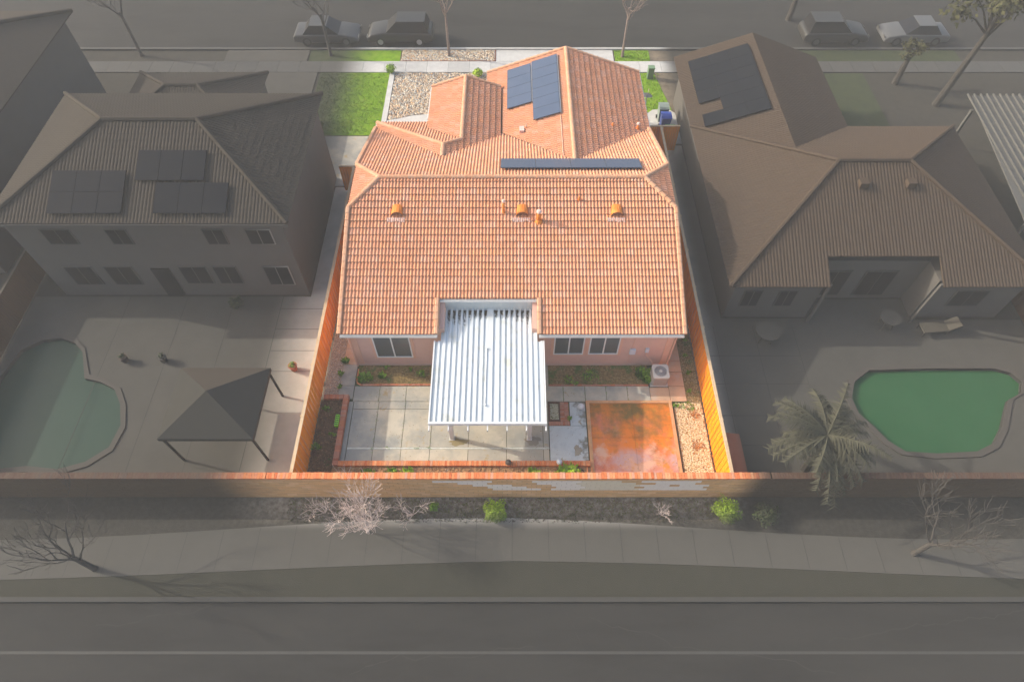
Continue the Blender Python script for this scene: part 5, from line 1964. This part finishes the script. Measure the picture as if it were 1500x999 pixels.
# white slatted shade structure of the next lot
ws = thing('white_shade_structure', 'pale slatted shade structure at the picture edge', 'pergola', (28.5, 28.5, 0))
b = B()
PALE = mat('pale_roof_panel', [(.78, .76, .70)], 1, .8)
b.add([(26.4, 23.4, 2.6), (31.6, 23.4, 2.6), (31.6, 33.4, 3.2), (27.2, 33.4, 3.2), (26.4, 23.4, 2.68), (31.6, 23.4, 2.68), (31.6, 33.4, 3.28), (27.2, 33.4, 3.28)], [(0, 1, 2, 3), (4, 5, 6, 7), (0, 1, 5, 4), (1, 2, 6, 5), (2, 3, 7, 6), (3, 0, 4, 7)])
b.build('roof_panel', PALE, ws)
for i in range(12):
    b = B()
    x = 27.0 + i * .38
    b.bar((x, 23.3, 2.73), (x, 33.5, 3.33), .06, .1)
    b.build('slat', PALE, ws)
for x, y in ((26.7, 23.8), (31.2, 23.8), (27.5, 33.0), (31.2, 33.0)):
    b = B()
    b.box(x - .07, x + .07, y - .07, y + .07, 0, 2.6)
    b.build('post', PALE, ws)


def side_fence(x, y0, y1, label):
    f = thing('wooden_fence', label, 'fence', (x, (y0 + y1) / 2, 0))
    bb = B()
    n_ = int((y1 - y0) / .15)
    for i in range(n_):
        bb.box(x - .01 + rnd.uniform(-.004, .004), x + .012, y0 + i * .15 + .006, y0 + i * .15 + .144, .02, 1.8, 0, rnd.random())
    bb.build('boards', WOOD, f, kind='stuff')
    bb = B()
    bb.box(x - .06, x + .06, y0, y1, 1.801, 1.83)
    bb.build('cap_board', WOODB, f)


side_fence(-25.1, 10.24, 30, 'faded board fence beyond the freeform pool')
side_fence(26.05, 10.24, 32, 'faded board fence beyond the green pool')


# cars
def car(x, y, paint, label, suv=False, heading=1):
    t = thing('parked_car', label, 'car', (x, y, 0), 'cars parked along the street')
    L, W = (4.7, 1.85)
    h = 1.7 if suv else 1.42
    bz = .95 if suv else .82
    def X(a):
        return x + heading * a
    prof = [(-L / 2, .32), (-L / 2, bz * .8), (-L / 2 + .12, bz), (-1.35, bz + .02), (1.15, bz + .04), (L / 2 - .25, bz * .86), (L / 2, bz * .62), (L / 2, .32), (1.85, .26), (-1.85, .26)]
    bb = B()
    n = len(prof)
    for side in (0,):
        vs = []
        for yy, ins in ((y - W / 2, 0), (y - W / 2 + .0, 0), (y + W / 2, 0)):
            pass
        vs = [(X(a), y - W / 2, z) for a, z in prof] + [(X(a), y + W / 2, z) for a, z in prof]
        bb.add(vs, [tuple(range(n)), tuple(range(n, 2 * n))[::-1]] + [(i, (i + 1) % n, n + (i + 1) % n, n + i) for i in range(n)])
    body = bb.build('body', paint, t)
    md = body.modifiers.new('bevel', 'BEVEL')
    md.width = .12
    md.segments = 3
    md.limit_method = 'ANGLE'
    for p_ in body.data.polygons:
        p_.use_smooth = True
    rear = -2.1 if suv else -1.65
    g = [(rear, bz), (rear + (.2 if suv else .55), h - .04), (.15, h - .04), (.95, bz + .02)]
    bb = B()
    w2, w3 = W / 2 - .06, W / 2 - .24
    vs = []
    for sg in (-1, 1):
        for i, (a, z) in enumerate(g):
            vs.append((X(a), y + sg * (w3 if i in (1, 2) else w2), z))
    bb.add(vs, [(0, 1, 2, 3), (7, 6, 5, 4), (0, 4, 5, 1), (2, 6, 7, 3), (1, 5, 6, 2)])
    bb.build('window_glass', NGLASS, t)
    bb = B()
    bb.box(min(X(g[1][0]), X(.15)), max(X(g[1][0]), X(.15)), y - w3, y + w3, h - .04, h)
    bb.build('roof', paint, t)
    for a in (-1.4, 1.4):
        for sg in (-1, 1):
            bb = B()
            yy = y + sg * (W / 2 - .1)
            bb.tube([(X(a), yy - .11, .33), (X(a), yy + .11, .33)], .33, 16)
            wv = bb.build('wheel', solid('tyre_rubber', (.02, .02, .02), .9), t)
            bb = B()
            bb.tube([(X(a), y + sg * (W / 2 + .012), .33), (X(a), y + sg * (W / 2 + .02), .33)], .2, 12)
            bb.build('rim', ALU, wv)
    for sg in (-1, 1):
        bb = B()
        bb.box(min(X(L / 2 - .03), X(L / 2 + .01)), max(X(L / 2 - .03), X(L / 2 + .01)), y + sg * .62 - .18, y + sg * .62 + .18, .55, .68)
        bb.build('headlight', PALE, t)


car(-13.4, 44.9, solid('silver_car_paint', (.20, .21, .23), .4), 'faded silver car parked nearer the neighbouring driveway')
car(-8.1, 44.9, solid('black_car_paint', (.012, .012, .014), .4), 'black car parked in front of the river rock strip', True, -1)
car(23.4, 44.9, solid('charcoal_car_paint', (.06, .055, .06), .4), 'dark car parked opposite the neighbouring lawn', True)
car(29.2, 44.9, solid('white_car_paint', (.75, .77, .78), .4), 'white car parked past the dark one', False, -1)


# ------------------------------------------------------------------ wear and small details
DAMP = mat('damp_concrete', [(.24, .19, .09), (.30, .24, .12)], 4, .5, spec=.4)


def blot(name, cx_, cy_, rx, ry, z, m, seed):
    r_ = random.Random(seed)
    ph = [r_.random() * 6.28 for _ in range(4)]
    pts = []
    for i in range(40):
        a = 2 * math.pi * i / 40
        k = 1 + .16 * math.sin(3 * a + ph[0]) + .10 * math.sin(5 * a + ph[1]) + .08 * math.sin(9 * a + ph[2]) + .05 * math.sin(14 * a + ph[3])
        pts.append((cx_ + math.cos(a) * rx * k, cy_ + math.sin(a) * ry * k))
    return sheet(name, pts, z, m, kind='structure')


blot('damp_patch', -2.42, 12.56, .42, .17, .007, DAMP, 1)
blot('damp_patch', .95, 12.62, .34, .22, .007, mat('dark_damp_concrete', [(.22, .20, .16), (.28, .25, .20)], 4, .5), 2)
blot('damp_patch', 2.95, 12.15, .17, .26, .007, mat('brown_damp_concrete', [(.30, .26, .19), (.36, .31, .23)], 4, .5), 4)
b = B()
for x in (-20, -17, -14.5, -12, -9.75):
    b.box(x, x + .02, 10.3, 20.9, -.03, -.0165)
for y in (16.3, 17.5, 18.8, 20.1):
    b.box(-12, -9.14, y, y + .02, -.03, -.016)
for x in (10.2, 12.2, 14.2):
    b.box(x, x + .02, 10.3, 19.0, -.03, -.0165)
for y in (12.4, 13.9, 15.6, 17.2):
    b.box(9.14, 14.2, y, y + .02, -.03, -.016)
b.build('saw_cut_joints', DARKM, kind='structure')
b = B()
for i in range(-26, 27):
    x = i * 1.5
    yb, yt = 7.09 + .25 * math.sin(x * .13 + 1.4) - .012 * abs(x), 8.70 + .35 * math.sin(x * .16 + 1.9) - .012 * abs(x)
    b.box(x, x + .018, yb, yt, -.03, -.0165)
b.build('sidewalk_joints', solid('dull_joint', (.18, .17, .15)), kind='structure')
# cracks and tar seams in the two roads
r = random.Random(77)
b = B()
for (x, y, n_, dx, dy) in ((-16, 4.9, 30, .35, .06), (3, 5.2, 26, .35, -.09), (-6, 3.2, 24, .3, .02), (12, 4.3, 26, .35, .03), (-22, 47, 40, .4, .03), (4, 46, 40, .4, .05), (1.6, 6.6, 10, .1, -.25)):
    p = Vector((x, y, -.046))
    for k in range(n_):
        q_ = p + Vector((dx + r.uniform(-.12, .12), dy + r.uniform(-.14, .14), 0))
        w_ = r.uniform(.012, .03)
        b.add([p + Vector((0, w_, 0)), p - Vector((0, w_, 0)), q_ - Vector((0, w_, 0)), q_ + Vector((0, w_, 0))], [(0, 1, 2, 3)])
        p = q_
tag(b.build('road_cracks', mat('tar_seam', [(.01, .01, .01)], 1, .9)), 'thin dark tar seams wandering over the asphalt', None, kind='stuff')
# moss and weeds in the joints, blown leaves on the slabs
r = random.Random(78)
b = B()
for _ in range(260):
    k = r.random()
    if k < .4:
        x, y = r.choice([-6.24, -4.98, -3.69, -6.28, -5.01, 2.43, 3.46, 4.46, 5.47]), r.uniform(11.6, 15.4)
        if x > 0:
            y = r.uniform(14.7, 15.45)
    elif k < .7:
        x, y = r.uniform(-7.4, 1.6), 12.26
    elif k < .85:
        x, y = r.uniform(-7.4, -3.6), 15.49
    else:
        x, y = r.uniform(7.5, 8.2), r.uniform(14.5, 14.6)
    tuft(b, x, y, -.01, .03, .035, 4, r)
tag(b.build('joint_weeds', WEED), 'tiny weeds sprouting from the joints of the patio slabs', None, kind='stuff')
b = B()
for _ in range(520):
    x, y = r.uniform(-7.4, 3.4), r.uniform(11.6, 15.4)
    if r.random() < .25:
        x, y = r.uniform(3.5, 8.8), r.uniform(10.4, 14.6)
    a, s_ = r.random() * 6.28, r.uniform(.012, .03)
    z = .06 if 3.4 < x < 7.5 and y < 14.6 else .012
    b.add([(x + math.cos(a) * s_, y + math.sin(a) * s_, z), (x - math.sin(a) * s_ * .5, y + math.cos(a) * s_ * .5, z + .01), (x - math.cos(a) * s_, y - math.sin(a) * s_, z),
           (x + math.sin(a) * s_ * .5, y - math.cos(a) * s_ * .5, z + .006)], [(0, 1, 2, 3)], 0, r.random())
tag(b.build('blown_leaves', mat('brown_fleck', [(.8, .8, .8), (1.1, 1.1, 1.1)], 9, .9, tint=[(.12, .07, .03), (.30, .17, .07), (.20, .15, .08)])), 'small blown leaves and grit scattered over the patio', None, kind='stuff')
# leaf debris on the tiled roof and along the valleys
b = B()
for _ in range(420):
    x, y = r.uniform(-7.4, 7.4), r.uniform(16.6, 23.4)
    if NX0 - .2 < x < NX1 + .2 and y < NY + .2:
        continue
    a, s_ = r.random() * 6.28, r.uniform(.01, .025)
    z = zr(y) + .075
    b.add([(x + math.cos(a) * s_, y + math.sin(a) * s_, z + SL * math.sin(a) * s_), (x - math.sin(a) * s_ * .6, y + math.cos(a) * s_ * .6, z + .012), (x - math.cos(a) * s_, y - math.sin(a) * s_, z - SL * math.sin(a) * s_),
           (x + math.sin(a) * s_ * .6, y - math.cos(a) * s_ * .6, z + .006)], [(0, 1, 2, 3)], 0, r.random())
tag(b.build('roof_debris', MATS['brown_fleck']), 'specks of leaf debris caught on the clay roof tiles', None, kind='stuff')

# ------------------------------------------------------------------ thin haze box added to lift the shadows and soften contrast
hm = bpy.data.materials.new('haze')
hm.use_nodes = True
hn = hm.node_tree.nodes
hn.remove(hn['Principled BSDF'])
pv = hn.new('ShaderNodeVolumePrincipled')
pv.inputs['Color'].default_value = (.86, .86, .84, 1)
pv.inputs['Density'].default_value = 0.0021
pv.inputs['Anisotropy'].default_value = 0.0
hm.node_tree.links.new(pv.outputs[0], hn['Material Output'].inputs['Volume'])
b = B()
b.box(-165, 165, -75, 265, -3.5, 28.0)
b.build('haze', hm, kind='stuff')
